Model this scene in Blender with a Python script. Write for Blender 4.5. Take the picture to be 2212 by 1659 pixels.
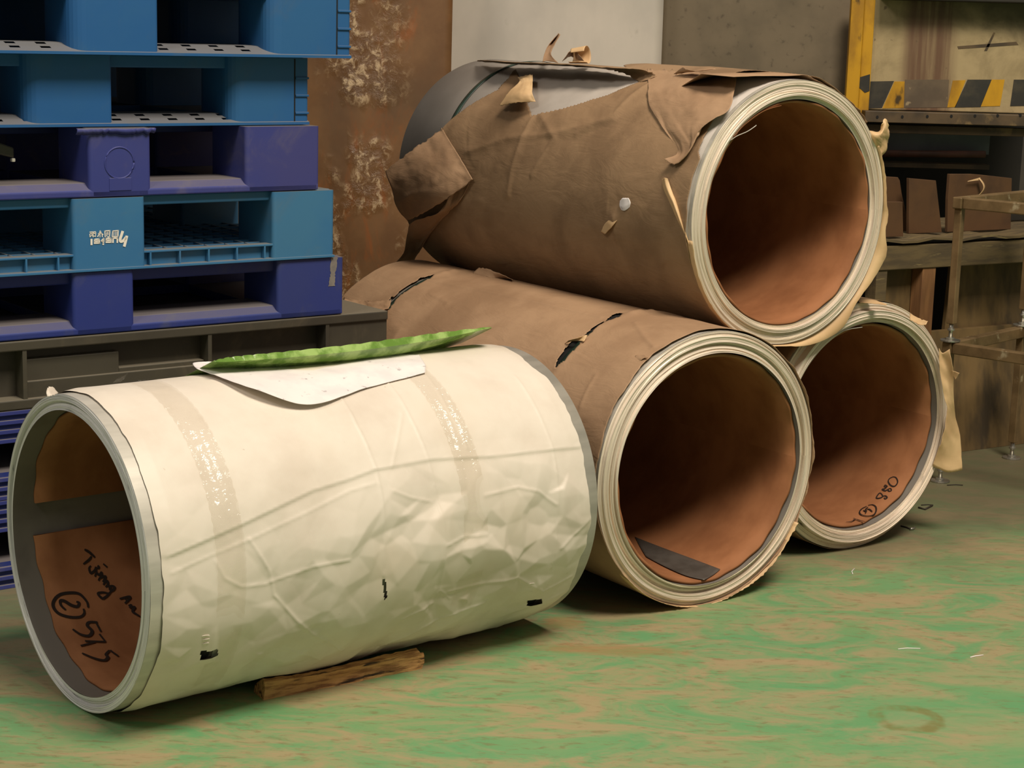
import bpy, bmesh, math, random
import numpy as np
from mathutils import Vector, Matrix

for o in list(bpy.data.objects):
    bpy.data.objects.remove(o)
SC = bpy.context.scene
COL = SC.collection
rnd = random.Random(7)
nrg = np.random.RandomState(11)

# ------------------------------------------------------------------ camera
W, H = 2212, 1659
FPX, PIT, ROL, CH = 3924.7, math.radians(11.03), math.radians(1.57), 1.2287
_c, _s = math.cos(PIT), math.sin(PIT)
FWD = np.array([0, _c, -_s]); UP0 = np.array([0, _s, _c]); X0 = np.array([1.0, 0, 0])
RT = X0 * math.cos(ROL) + UP0 * math.sin(ROL)
UP = -X0 * math.sin(ROL) + UP0 * math.cos(ROL)
EYE = np.array([0, 0, CH])
cam = bpy.data.cameras.new('camera')
cam.sensor_fit = 'HORIZONTAL'; cam.sensor_width = 36.0; cam.lens = FPX / W * 36.0
cam.clip_start = 0.05; cam.clip_end = 100
camo = bpy.data.objects.new('camera', cam); COL.objects.link(camo)
m = Matrix.Identity(4)
for i in range(3):
    m[i][0] = RT[i]; m[i][1] = UP[i]; m[i][2] = -FWD[i]; m[i][3] = EYE[i]
camo.matrix_world = m
SC.camera = camo

# ------------------------------------------------------------------ light
world = bpy.data.worlds.new('world'); SC.world = world; world.use_nodes = True
bg = world.node_tree.nodes['Background']
bg.inputs[0].default_value = (1.0, 0.92, 0.80, 1); bg.inputs[1].default_value = 0.17

def area(name, loc, target, size, size_y, power, color):
    l = bpy.data.lights.new(name, 'AREA'); l.shape = 'RECTANGLE'
    l.size = size; l.size_y = size_y; l.energy = power; l.color = color
    o = bpy.data.objects.new(name, l); COL.objects.link(o); o.location = loc
    o.rotation_euler = (Vector(target) - Vector(loc)).to_track_quat('-Z', 'Y').to_euler()
    return o
# high bay lamps of the hall
area('hall_lamp_key', (1.9, 1.3, 6.2), (0.2, 3.8, 0.2), 2.0, 2.0, 470, (1.0, 0.89, 0.75))
area('hall_lamp_left', (-3.4, -0.6, 5.8), (-0.2, 3.8, 0.2), 1.6, 1.6, 125, (1.0, 0.93, 0.83))

vs = SC.view_settings
vs.view_transform = 'Standard'; vs.look = 'None'; vs.exposure = 0.0; vs.gamma = 1.0
vs.use_curve_mapping = False

# ------------------------------------------------------------------ helpers: photo measurement -> space
def ray(px, py):
    return FWD + (px - W / 2) / FPX * RT - (py - H / 2) / FPX * UP
def on_plane(px, py, p0, n):
    d = ray(px, py); n = np.array(n, float)
    return EYE + d * (((np.array(p0, float) - EYE) @ n) / (d @ n))
def on_z(px, py, z): return on_plane(px, py, (0, 0, z), (0, 0, 1))
def on_y(px, py, y): return on_plane(px, py, (0, y, 0), (0, 1, 0))

# ------------------------------------------------------------------ helpers: colour, materials
def lin(c):
    out = []
    for v in c:
        v = v / 255.0
        out.append(v / 12.92 if v <= 0.04045 else ((v + 0.055) / 1.055) ** 2.4)
    return tuple(out) + (1.0,)

class NT:
    def __init__(self, name):
        self.m = bpy.data.materials.new(name); self.m.use_nodes = True
        self.t = self.m.node_tree; self.n = self.t.nodes; self.l = self.t.links
        self.b = self.n['Principled BSDF']; self.tc = self.n.new('ShaderNodeTexCoord')
    def vec(self, coord='Object', scale=(1, 1, 1), loc=(0, 0, 0), rot=(0, 0, 0)):
        mp = self.n.new('ShaderNodeMapping'); self.l.new(self.tc.outputs[coord], mp.inputs[0])
        mp.inputs['Scale'].default_value = scale; mp.inputs['Location'].default_value = loc
        mp.inputs['Rotation'].default_value = rot
        return mp.outputs[0]
    def noise(self, vec, scale, detail=5, rough=0.55, dist=0.0):
        x = self.n.new('ShaderNodeTexNoise'); self.l.new(vec, x.inputs['Vector'])
        x.inputs['Scale'].default_value = scale; x.inputs['Detail'].default_value = detail
        x.inputs['Roughness'].default_value = rough; x.inputs['Distortion'].default_value = dist
        return x.outputs['Fac']
    def ramp(self, fac, lo, hi, a=0.0, b=1.0):
        x = self.n.new('ShaderNodeMapRange'); self.l.new(fac, x.inputs[0])
        x.inputs[1].default_value = lo; x.inputs[2].default_value = hi
        x.inputs[3].default_value = a; x.inputs[4].default_value = b
        x.interpolation_type = 'SMOOTHSTEP'
        return x.outputs[0]
    def math(self, op, a, b=None):
        x = self.n.new('ShaderNodeMath'); x.operation = op
        for i, v in enumerate((a, b)):
            if v is None: continue
            if isinstance(v, (int, float)): x.inputs[i].default_value = v
            else: self.l.new(v, x.inputs[i])
        return x.outputs[0]
    def mix(self, fac, a, b):
        x = self.n.new('ShaderNodeMix'); x.data_type = 'RGBA'
        for i, v in ((0, fac), (6, a), (7, b)):
            if isinstance(v, (int, float)): x.inputs[i].default_value = v
            elif isinstance(v, tuple): x.inputs[i].default_value = v
            else: self.l.new(v, x.inputs[i])
        return x.outputs[2]
    def xyz(self, vec):
        x = self.n.new('ShaderNodeSeparateXYZ'); self.l.new(vec, x.inputs[0]); return x.outputs
    def bump(self, h, strength=0.3, dist=0.002):
        x = self.n.new('ShaderNodeBump'); x.inputs['Strength'].default_value = strength
        x.inputs['Distance'].default_value = dist
        self.l.new(h, x.inputs['Height']); self.l.new(x.outputs[0], self.b.inputs['Normal'])
    def out(self, color=None, rough=None, metal=0.0, spec=None):
        if color is not None:
            if isinstance(color, tuple): self.b.inputs['Base Color'].default_value = color
            else: self.l.new(color, self.b.inputs['Base Color'])
        if rough is not None:
            if isinstance(rough, (int, float)): self.b.inputs['Roughness'].default_value = rough
            else: self.l.new(rough, self.b.inputs['Roughness'])
        self.b.inputs['Metallic'].default_value = metal
        if spec is not None: self.b.inputs['Specular IOR Level'].default_value = spec
        return self.m

def M(name, c1, c2=None, scale=8.0, lo=0.4, hi=0.65, rough=0.6, metal=0.0, stretch=(1, 1, 1),
      bump=0.0, bscale=60.0, bdist=0.001, c3=None, scale3=30.0, lo3=0.55, hi3=0.7, detail=5, spec=None, coord='Object'):
    t = NT(name); v = t.vec(coord, stretch)
    col = lin(c1)
    if c2 is not None:
        col = t.mix(t.ramp(t.noise(v, scale, detail), lo, hi), lin(c1), lin(c2))
    if c3 is not None:
        col = t.mix(t.ramp(t.noise(v, scale3, detail), lo3, hi3), col, lin(c3))
    if bump: t.bump(t.noise(v, bscale, 4), bump, bdist)
    return t.out(col, rough, metal, spec)

# ------------------------------------------------------------------ helpers: objects
def mesh_obj(name, verts, faces, mat, parent=None, smooth=False, uv=None, solid=0.0):
    me = bpy.data.meshes.new(name)
    verts = np.asarray(verts, dtype=float)
    me.from_pydata(verts.tolist(), [], faces if isinstance(faces, list) else faces.tolist())
    if mat is not None: me.materials.append(mat)
    if smooth:
        me.polygons.foreach_set('use_smooth', [True] * len(me.polygons))
    if uv is not None:
        lay = me.uv_layers.new(name='UVMap')
        idx = np.empty(len(me.loops), dtype=np.int32); me.loops.foreach_get('vertex_index', idx)
        lay.data.foreach_set('uv', np.asarray(uv, dtype=np.float32)[idx].ravel())
    me.update()
    o = bpy.data.objects.new(name, me); COL.objects.link(o)
    if parent is not None: o.parent = parent
    if solid:
        md = o.modifiers.new('thickness', 'SOLIDIFY'); md.thickness = solid; md.offset = 0
    return o

def tag(o, label=None, cat=None, group=None, kind=None):
    if label: o['label'] = label
    if cat: o['category'] = cat
    if group: o['group'] = group
    if kind: o['kind'] = kind
    return o

def empty(name, loc, rot=(0, 0, 0)):
    o = bpy.data.objects.new(name, None); COL.objects.link(o)
    o.location = loc; o.rotation_euler = rot; o.empty_display_size = 0.05
    return o

class MB:
    def __init__(self): self.v = []; self.f = []
    def quad(self, a, b, c, d):
        n = len(self.v); self.v += [a, b, c, d]; self.f.append((n, n + 1, n + 2, n + 3))
    def hexa(self, p):      # p: 4 bottom (ccw) + 4 top
        n = len(self.v); self.v += [tuple(q) for q in p]
        for f in ((3, 2, 1, 0), (4, 5, 6, 7), (0, 1, 5, 4), (1, 2, 6, 5), (2, 3, 7, 6), (3, 0, 4, 7)):
            self.f.append(tuple(n + i for i in f))
    def box(self, x0, x1, y0, y1, z0, z1):
        self.hexa([(x0, y0, z0), (x1, y0, z0), (x1, y1, z0), (x0, y1, z0), (x0, y0, z1), (x1, y0, z1), (x1, y1, z1), (x0, y1, z1)])
    def prism(self, poly, axis, a, b):   # poly in the two other axes
        n = len(self.v); k = len(poly)
        def P(u, w, t):
            return {'x': (t, u, w), 'y': (u, t, w), 'z': (u, w, t)}[axis]
        self.v += [P(u, w, a) for u, w in poly] + [P(u, w, b) for u, w in poly]
        self.f.append(tuple(n + i for i in range(k))[::-1]); self.f.append(tuple(n + k + i for i in range(k)))
        for i in range(k):
            j = (i + 1) % k; self.f.append((n + i, n + j, n + k + j, n + k + i))
    def tube(self, pts, r, seg=8):
        pts = [Vector(p) for p in pts]; n0 = len(self.v)
        for i, p in enumerate(pts):
            t = (pts[min(i + 1, len(pts) - 1)] - pts[max(i - 1, 0)]).normalized()
            a = t.cross(Vector((0, 0, 1)) if abs(t.z) < 0.9 else Vector((1, 0, 0))).normalized(); b = t.cross(a)
            for k in range(seg):
                w = 2 * math.pi * k / seg; self.v.append(tuple(p + r * (math.cos(w) * a + math.sin(w) * b)))
        for i in range(len(pts) - 1):
            for k in range(seg):
                k2 = (k + 1) % seg
                self.f.append((n0 + i * seg + k, n0 + i * seg + k2, n0 + (i + 1) * seg + k2, n0 + (i + 1) * seg + k))
        self.f.append(tuple(n0 + k for k in range(seg))[::-1]); self.f.append(tuple(n0 + (len(pts) - 1) * seg + k for k in range(seg)))
    def build(self, name, mat, parent=None, smooth=False, bevel=0.0, seg=2):
        bm = bmesh.new(); vs = [bm.verts.new(v) for v in self.v]
        for f in self.f:
            try: bm.faces.new([vs[i] for i in f])
            except ValueError: pass
        bmesh.ops.recalc_face_normals(bm, faces=bm.faces)
        me = bpy.data.meshes.new(name); bm.to_mesh(me); bm.free(); me.materials.append(mat)
        if smooth: me.polygons.foreach_set('use_smooth', [True] * len(me.polygons))
        o = bpy.data.objects.new(name, me); COL.objects.link(o)
        if parent is not None: o.parent = parent
        if bevel:
            md = o.modifiers.new('edges', 'BEVEL'); md.width = bevel; md.segments = seg; md.limit_method = 'ANGLE'
        return o

# value noise and crumple fields in numpy
_tab = nrg.rand(256, 256)
def vnoise(x, y):
    xi = np.floor(x).astype(int); yi = np.floor(y).astype(int); fx = x - xi; fy = y - yi
    fx = fx * fx * (3 - 2 * fx); fy = fy * fy * (3 - 2 * fy)
    g = lambda a, b: _tab[a % 256, b % 256]
    return (g(xi, yi) * (1 - fx) + g(xi + 1, yi) * fx) * (1 - fy) + (g(xi, yi + 1) * (1 - fx) + g(xi + 1, yi + 1) * fx) * fy - 0.5
def fbm(x, y, n=4):
    s = 0; a = 1.0
    for i in range(n):
        s = s + a * vnoise(x * 2 ** i + 13.7 * i, y * 2 ** i + 5.1 * i); a *= 0.5
    return s
def worley(x, y, n, x0, x1, y0, y1, seed):
    g = np.random.RandomState(seed); p = np.stack([g.uniform(x0, x1, n), g.uniform(y0, y1, n)], 1); w = g.uniform(0.6, 1.4, n)
    d = np.full(x.shape, 9.0)
    for i in range(n):
        d = np.minimum(d, np.hypot(x - p[i, 0], y - p[i, 1]) * w[i])
    return d
from mathutils.geometry import delaunay_2d_cdt
def facets(x, y, x0, x1, y0, y1, nx, ny, seed):
    g = np.random.RandomState(seed); pts = []
    for i in range(nx + 1):
        for j in range(ny + 1):
            pts.append((x0 + (x1 - x0) * (i + g.uniform(-0.48, 0.48)) / nx, y0 + (y1 - y0) * (j + g.uniform(-0.48, 0.48)) / ny))
    res = delaunay_2d_cdt([Vector(p) for p in pts], [], [], 0, 1e-6)
    P = np.array([tuple(v) for v in res[0]]); hz = g.uniform(0, 1, len(P)); out = np.zeros(x.shape)
    for f in res[2]:
        if len(f) != 3: continue
        (ax, ay), (bx, by), (cx, cy) = P[f[0]], P[f[1]], P[f[2]]
        m = (x >= min(ax, bx, cx)) & (x <= max(ax, bx, cx)) & (y >= min(ay, by, cy)) & (y <= max(ay, by, cy))
        if not m.any(): continue
        X = x[m]; Y = y[m]; D = (by - cy) * (ax - cx) + (cx - bx) * (ay - cy)
        if abs(D) < 1e-12: continue
        l0 = ((by - cy) * (X - cx) + (cx - bx) * (Y - cy)) / D; l1 = ((cy - ay) * (X - cx) + (ax - cx) * (Y - cy)) / D; l2 = 1 - l0 - l1
        ok = (l0 >= -1e-6) & (l1 >= -1e-6) & (l2 >= -1e-6)
        v = out[m]; v[ok] = (l0 * hz[f[0]] + l1 * hz[f[1]] + l2 * hz[f[2]])[ok]; out[m] = v
    return out
def segdist(x, y, pl):
    d = np.full(x.shape, 9.0)
    for (ax, ay), (bx, by) in zip(pl[:-1], pl[1:]):
        vx, vy = bx - ax, by - ay; t = np.clip(((x - ax) * vx + (y - ay) * vy) / (vx * vx + vy * vy + 1e-12), 0, 1)
        d = np.minimum(d, np.hypot(x - ax - t * vx, y - ay - t * vy))
    return d
def inpoly(x, y, poly):
    r = np.zeros(x.shape, bool); n = len(poly)
    for i in range(n):
        ax, ay = poly[i]; bx, by = poly[(i + 1) % n]
        c = ((ay > y) != (by > y)) & (x < (bx - ax) * (y - ay) / (by - ay + 1e-12) + ax)
        r ^= c
    return r

# ------------------------------------------------------------------ materials
def floor_material():
    t = NT('floor_epoxy'); v = t.vec('Object')
    green = t.mix(t.ramp(t.noise(v, 3.0, 6), 0.35, 0.7), lin((94, 152, 102)), lin((116, 152, 102)))
    p = t.xyz(v)
    # worn, dusty zone around the coils and the stacks, clean paint towards the aisle (front right)
    g = t.math('ADD', t.math('MULTIPLY', p[0], -0.55), t.math('MULTIPLY', p[1], 0.62))      # grows to back left
    n1 = t.noise(t.vec('Object', (1.6, 3.0, 1), rot=(0, 0, -0.5)), 2.2, 8, 0.62, 0.4)
    wear = t.ramp(t.math('ADD', g, t.math('MULTIPLY', n1, 1.5)), 1.6, 2.7)
    n2 = t.noise(t.vec('Object', (1.0, 2.0, 1), rot=(0, 0, -0.42)), 4.2, 10, 0.72, 0.9)
    patch = t.math('MULTIPLY', wear, t.ramp(n2, 0.40, 0.62, 0.06, 1.0))
    col = t.mix(patch, green, lin((158, 142, 106)))
    n4 = t.noise(t.vec('Object', (3.0, 9.0, 1), rot=(0, 0, -0.42), loc=(3, 1, 0)), 7.0, 8, 0.7, 0.5)
    col = t.mix(t.math('MULTIPLY', t.ramp(n4, 0.52, 0.66), t.math('ADD', t.math('MULTIPLY', wear, 0.5), 0.08)), col, lin((122, 104, 70)))
    # grey concrete dirt far back and left
    n3 = t.noise(v, 2.0, 7, 0.62)
    gd = t.math('ADD', t.math('MULTIPLY', p[0], -0.35), t.math('MULTIPLY', p[1], 0.8))
    dirt = t.ramp(t.math('ADD', gd, n3), 3.3, 3.95, 0.0, 0.88)
    col = t.mix(dirt, col, lin((104, 96, 74)))
    # rust stain by the white coil
    def blob(c, s, rot, k):
        b = t.n.new('ShaderNodeVectorMath'); b.operation = 'LENGTH'
        t.l.new(t.vec('Object', (1 / s[0], 1 / s[1], 0), loc=k), b.inputs[0]); return b.outputs['Value']
    rs = on_z(1215, 1345, 0); rs2 = on_z(1330, 1405, 0)
    for q, sx, sy in ((rs, 0.06, 0.07), (rs2, 0.22, 0.05)):
        d = blob(q, (sx, sy), 0, (-q[0] / sx, -q[1] / sy, 0))
        d = t.math('ADD', d, t.math('MULTIPLY', t.noise(v, 14, 6), 1.3))
        col = t.mix(t.ramp(d, 1.0, 1.55, 0.5, 0.0), col, lin((160, 112, 70)))
    # ring mark on the paint
    q = on_z(1960, 1552, 0)
    d = blob(q, (0.062, 0.062), 0, (-q[0] / 0.062, -q[1] / 0.062, 0))
    d = t.math('ADD', d, t.math('MULTIPLY', t.math('SUBTRACT', t.noise(v, 22, 5), 0.5), 0.5))
    ring = t.math('MULTIPLY', t.ramp(d, 0.55, 0.8), t.ramp(d, 1.0, 1.2, 1.0, 0.0))
    ring = t.math('MULTIPLY', ring, t.ramp(t.noise(v, 9, 4), 0.36, 0.55))
    col = t.mix(t.math('MULTIPLY', ring, 0.8), col, lin((118, 112, 62)))
    t.bump(t.noise(t.vec('Object', (2, 6, 1), rot=(0, 0, -0.42)), 30, 6), 0.25, 0.001)
    return t.out(col, t.ramp(n2, 0.3, 0.7, 0.42, 0.6), 0.0, 0.4)
MF = floor_material()

def steel_face(name, a, b, c, metal=0.75, rough=0.42):
    t = NT(name)
    v = t.vec('UV', (6.0, 420.0, 1)); n1 = t.noise(v, 1.0, 4, 0.6)
    v2 = t.vec('UV', (26.0, 900.0, 1)); n2 = t.noise(v2, 1.0, 3, 0.6)
    col = t.mix(t.ramp(n1, 0.36, 0.62), lin(a), lin(b))
    col = t.mix(t.ramp(n2, 0.6, 0.74), col, lin(c))
    t.bump(n1, 0.5, 0.0015)
    return t.out(col, rough, metal)
M_STEELFACE = steel_face('steel_coil_edge', (244, 228, 208), (206, 190, 172), (104, 92, 80), 0.15, 0.42)
M_STEELFACE_W = steel_face('zinc_coil_edge', (234, 232, 228), (198, 197, 196), (96, 95, 95), 0.15, 0.42)
M_STEEL = M('galvanised_sheet', (204, 198, 186), (182, 177, 166), 6, rough=0.36, metal=0.2, stretch=(3, 0.5, 3), bump=0.05)
M_BARE = M('bare_grey_sheet', (186, 176, 166), (172, 162, 152), 5, rough=0.55, metal=0.0, bump=0.04)
M_INNER = M('dull_inner_sheet', (122, 116, 108), (104, 98, 92), 6, rough=0.5, metal=0.0)
def core_material():
    t = NT('cardboard_core'); v = t.vec('UV', (1, 1, 1))
    n = t.noise(t.vec('UV', (8, 10, 1)), 1.0, 6); n2 = t.noise(t.vec('UV', (3, 6, 1)), 1.0, 4)
    col = t.mix(t.ramp(n, 0.35, 0.7), lin((158, 106, 70)), lin((136, 88, 56)))
    col = t.mix(t.ramp(n2, 0.5, 0.8, 0, 0.6), col, lin((108, 66, 40)))
    return t.out(col, 0.75, 0.0, 0.2)
M_CORE = core_material()
def kraft_material(name, a, b, c):
    t = NT(name); v = t.vec('Object')
    n = t.noise(v, 5.5, 7, 0.6, 0.3); n2 = t.noise(v, 2.2, 5); n3 = t.noise(v, 70, 3)
    col = t.mix(t.ramp(n, 0.38, 0.66), lin(a), lin(b))
    col = t.mix(t.ramp(n2, 0.52, 0.72, 0, 0.7), col, lin(c))
    w = t.noise(t.vec('Object', (6, 2.2, 6)), 4, 6, 0.6, 1.2)
    t.bump(t.math('ADD', t.math('MULTIPLY', w, 1.0), t.math('MULTIPLY', n3, 0.12)), 0.35, 0.006)
    return t.out(col, 0.62, 0.0, 0.35)
M_KRAFT = kraft_material('kraft_paper', (172, 139, 108), (156, 124, 95), (134, 104, 77))
M_KRAFT_B = kraft_material('kraft_paper_soiled', (156, 126, 95), (132, 105, 78), (106, 82, 58))
M_KRAFT_L = M('kraft_paper_inside', (214, 180, 134), (198, 162, 118), 9, rough=0.6, bump=0.15)
def wrap_material():
    t = NT('white_woven_wrap'); v = t.vec('Object')
    n = t.noise(v, 4.0, 6, 0.6); n2 = t.noise(v, 1.7, 4)
    col = t.mix(t.ramp(n, 0.4, 0.7), lin((226, 215, 200)), lin((213, 200, 184)))
    col = t.mix(t.ramp(n2, 0.58, 0.78, 0, 0.55), col, lin((200, 180, 152)))
    sp = t.noise(v, 42, 3); col = t.mix(t.ramp(sp, 0.74, 0.8, 0, 0.5), col, lin((150, 126, 100)))
    wv = t.n.new('ShaderNodeTexWave'); wv.inputs['Scale'].default_value = 160
    t.l.new(t.vec('UV', (1, 1, 1), rot=(0, 0, 0.3)), wv.inputs['Vector'])
    t.bump(wv.outputs['Fac'], 0.12, 0.0006)
    return t.out(col, 0.5, 0.0, 0.4)
M_WRAP = wrap_material()
M_PAPER = M('white_print_paper', (236, 228, 224), (226, 218, 216), 20, rough=0.6, c3=(168, 158, 160), scale3=34, lo3=0.62, hi3=0.7)
M_INK = M('marker_ink', (38, 26, 20), rough=0.6)
M_STRAP = M('green_strap', (44, 66, 54), (34, 52, 44), 20, rough=0.4)
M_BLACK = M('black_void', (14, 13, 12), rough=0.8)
M_TAPE = M('grey_tape', (84, 78, 72), (72, 66, 60), 20, rough=0.45)
def clear_tape():
    t = NT('clear_tape'); v = t.vec('Object')
    tr = t.n.new('ShaderNodeBsdfTransparent'); gl = t.n.new('ShaderNodeBsdfGlossy'); mx = t.n.new('ShaderNodeMixShader'); bp = t.n.new('ShaderNodeBump')
    tr.inputs[0].default_value = (0.994, 0.989, 0.98, 1); gl.inputs['Roughness'].default_value = 0.13
    bp.inputs['Strength'].default_value = 0.9; bp.inputs['Distance'].default_value = 0.010
    t.l.new(t.noise(t.vec('Object', (1.0, 0.6, 1.0)), 30, 4), bp.inputs['Height']); t.l.new(bp.outputs[0], gl.inputs['Normal'])
    mx.inputs[0].default_value = 0.035; t.l.new(tr.outputs[0], mx.inputs[1]); t.l.new(gl.outputs[0], mx.inputs[2])
    t.l.new(mx.outputs[0], t.n['Material Output'].inputs['Surface'])
    return t.m
M_CLEAR = clear_tape()
def glass_green():
    t = NT('green_plate'); v = t.vec('Object', (1, 1, 1))
    n = t.noise(v, 30, 5)
    t.b.inputs['Transmission Weight'].default_value = 0.25
    col = t.mix(t.ramp(n, 0.4, 0.65), lin((112, 150, 62)), lin((176, 206, 120)))
    t.b.inputs['IOR'].default_value = 1.45
    t.bump(n, 0.4, 0.004)
    return t.out(col, 0.22)
M_GREEN = glass_green()
M_WOOD = M('old_batten_wood', (206, 156, 98), (146, 100, 60), 6, rough=0.75, stretch=(3, 26, 26), bump=0.6, bscale=9, bdist=0.004, c3=(58, 40, 26), scale3=3.2, lo3=0.58, hi3=0.68)

# ------------------------------------------------------------------ the setting
fl = MB(); fl.box(-9, 9, -9, 9.6, -0.1, 0.0)
floor = fl.build('floor', MF); tag(floor, 'green painted concrete floor worn to brown patches', kind='structure')
M_WALL = M('hall_wall', (92, 86, 76), (70, 66, 60), 2, rough=0.85)
wl = MB(); wl.box(-9, 9, 9.5, 9.7, 0, 7.0)
tag(wl.build('wall_back', M_WALL), 'dim grey back wall of the hall', kind='structure')

# ------------------------------------------------------------------ steel coils
class Coil:
    def __init__(s, name, label, x, y, zc, yawdeg, R, L, ri, pit=0.0):
        s.R, s.L, s.ri = R, L, ri
        s.mat = Matrix.Rotation(-math.radians(yawdeg), 3, 'Z') @ Matrix.Rotation(math.radians(pit), 3, 'X')
        s.N = np.array(s.mat)
        s.base = np.array([x, y, zc]) - s.N @ np.array([0, 0, R])
        s.root = empty(name, tuple(s.base), s.mat.to_euler())
        tag(s.root, label, 'steel coil')
    def loc(s, P): return s.N.T @ (np.asarray(P, float) - s.base)
    def hit(s, px, py, r, far=False):
        o = s.loc(EYE); d = s.N.T @ ray(px, py)
        oz = o[2] - s.R
        a = d[0] ** 2 + d[2] ** 2; b = 2 * (o[0] * d[0] + oz * d[2]); c = o[0] ** 2 + oz ** 2 - r * r
        D = b * b - 4 * a * c
        t = -b / (2 * a) if D < 0 else (-b + (1 if far else -1) * math.sqrt(D)) / (2 * a)
        return o + d * t
    def sy(s, px, py, r=None, far=False):
        p = s.hit(px, py, r or s.R, far)
        ph = math.atan2(p[2] - s.R, p[0])
        if ph < -math.pi / 2: ph += 2 * math.pi
        return ph, p[1]
    def pt(s, ph, y, r): return np.array([r * math.cos(ph), y, s.R + r * math.sin(ph)])

def revolve(c, name, prof, mat, nseg=160, wob=0.0, smooth=True, seed=0):
    g = np.random.RandomState(seed); V = []; UV = []; k = len(prof)
    th = np.linspace(0, 2 * np.pi, nseg + 1)
    for j, (r, y) in enumerate(prof):
        w = wob * fbm(np.cos(th) * 2 + j * 3.1, np.sin(th) * 2 + j * 1.7, 3)
        for i, t in enumerate(th):
            V.append((r * math.cos(t), y + w[i], c.R + r * math.sin(t))); UV.append((t / (2 * np.pi), r))
    F = []
    n1 = nseg + 1
    for j in range(k - 1):
        for i in range(nseg): F.append((j * n1 + i, j * n1 + i + 1, (j + 1) * n1 + i + 1, (j + 1) * n1 + i))
    o = mesh_obj(name, V, F, mat, c.root, smooth, UV)
    return o

def steel_parts(c, facemat, bodymat, groups, seed, core_in, core_back=0.02, core_t=0.007):
    """groups: list of (r0, r1, proud) bands of windings on the open end"""
    g = random.Random(seed); prof = []
    for (r0, r1, pr) in groups:
        n = max(2, int((r1 - r0) / 0.0022)); 
        for i in range(n):
            a = r0 + (r1 - r0) * i / n; b = r0 + (r1 - r0) * (i + 0.8) / n
            y = -pr + g.uniform(-0.0012, 0.0012)
            prof.append((a, y)); prof.append((b, y + g.uniform(0.0, 0.0012)))
    f = revolve(c, 'winding_edge', prof, facemat, 180, 0.0016, False, seed)
    f['label'] = 'bright stacked edges of the sheet windings'
    R = c.R
    body = [(R, prof[-1][1]), (R, 0.02), (R, c.L * 0.5), (R, c.L), (R - 0.004, c.L)]
    revolve(c, 'sheet_roll', body, bodymat, 180, 0, True)
    ri = core_in + core_t + 0.002
    revolve(c, 'inner_lap', [(R - 0.004, c.L), (ri, c.L), (ri, 0.3), (ri, 0.03), (prof[0][0], prof[0][1])], M_INNER, 180, 0, True)

def core_shell(c, r_in, y0, y1, gaps=(), t=0.006, mat=None, dent=0.0, dentc=2.2):
    n = 200; ny = 24
    V = []; UV = []; F = []
    th = np.linspace(0, 2 * np.pi, n + 1); ys = np.linspace(y0, y1, ny)
    for k, rr in enumerate((r_in, r_in + t)):
        for j, y in enumerate(ys):
            for i, a in enumerate(th):
                r = rr - dent * max(0, math.cos(a - dentc)) ** 4 + 0.0012 * math.sin(3 * a + 5 * y)
                yy = y + (0.002 * math.sin(9 * a) + 0.0015 * math.sin(23 * a) if j == 0 else 0)
                V.append((r * math.cos(a), yy, c.R + r * math.sin(a))); UV.append((a * r, y))
    n1 = n + 1; off = n1 * ny
    def gap(i, j):
        a = (th[i] + th[i + 1]) / 2; y = (ys[j] + ys[j + 1]) / 2
        return any(inpoly(np.array([a]), np.array([y]), g)[0] for g in gaps)
    for j in range(ny - 1):
        for i in range(n):
            if gap(i, j): continue
            q = (j * n1 + i, j * n1 + i + 1, (j + 1) * n1 + i + 1, (j + 1) * n1 + i)
            F.append(q); F.append(tuple(x + off for x in q[::-1]))
            if j == 0: F.append((q[1], q[0], q[0] + off, q[1] + off))
    o = mesh_obj('cardboard_core', V, F, mat or M_CORE, c.root, True, UV)
    return o

def wrap_shell(c, name, mat, ph0, ph1, y0, y1, nth, ny, offset, holes=(), edge0=None, edge1=None, solid=0.0):
    th = np.linspace(ph0, ph1, nth); t = np.linspace(0, 1, ny)
    A, T = np.meshgrid(th, t)
    lo = y0 + (edge0(A) if edge0 else 0); hi = y1 + (edge1(A) if edge1 else 0)
    Y = lo + (hi - lo) * T
    R = c.R + offset(A, Y)
    V = np.stack([R * np.cos(A), Y, c.R + R * np.sin(A)], -1).reshape(-1, 3)
    UV = np.stack([A * c.R, Y], -1).reshape(-1, 2)
    idx = np.arange(nth * ny).reshape(ny, nth)
    F = np.stack([idx[:-1, 1:], idx[:-1, :-1], idx[1:, :-1], idx[1:, 1:]], -1).reshape(-1, 4)
    Ac = (A[:-1, :-1] + A[1:, 1:]).ravel() / 2; Yc = (Y[:-1, :-1] + Y[1:, 1:]).ravel() / 2
    keep = np.ones(len(F), bool)
    for hp in holes: keep &= ~inpoly(Ac, Yc, hp)
    F = F[keep]
    return mesh_obj(name, V, F, mat, c.root, True, UV, solid)

def smooth_row(row, n):
    row = np.array(row, float); k = len(row)
    tt = np.linspace(0, k - 1, n); out = []
    for t in tt:
        i = min(int(t), k - 2); f = t - i
        p0 = row[max(i - 1, 0)]; p1 = row[i]; p2 = row[i + 1]; p3 = row[min(i + 2, k - 1)]
        out.append(0.5 * ((2 * p1) + (-p0 + p2) * f + (2 * p0 - 5 * p1 + 4 * p2 - p3) * f * f + (-p0 + 3 * p1 - 3 * p2 + p3) * f ** 3))
    return np.array(out)

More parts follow.
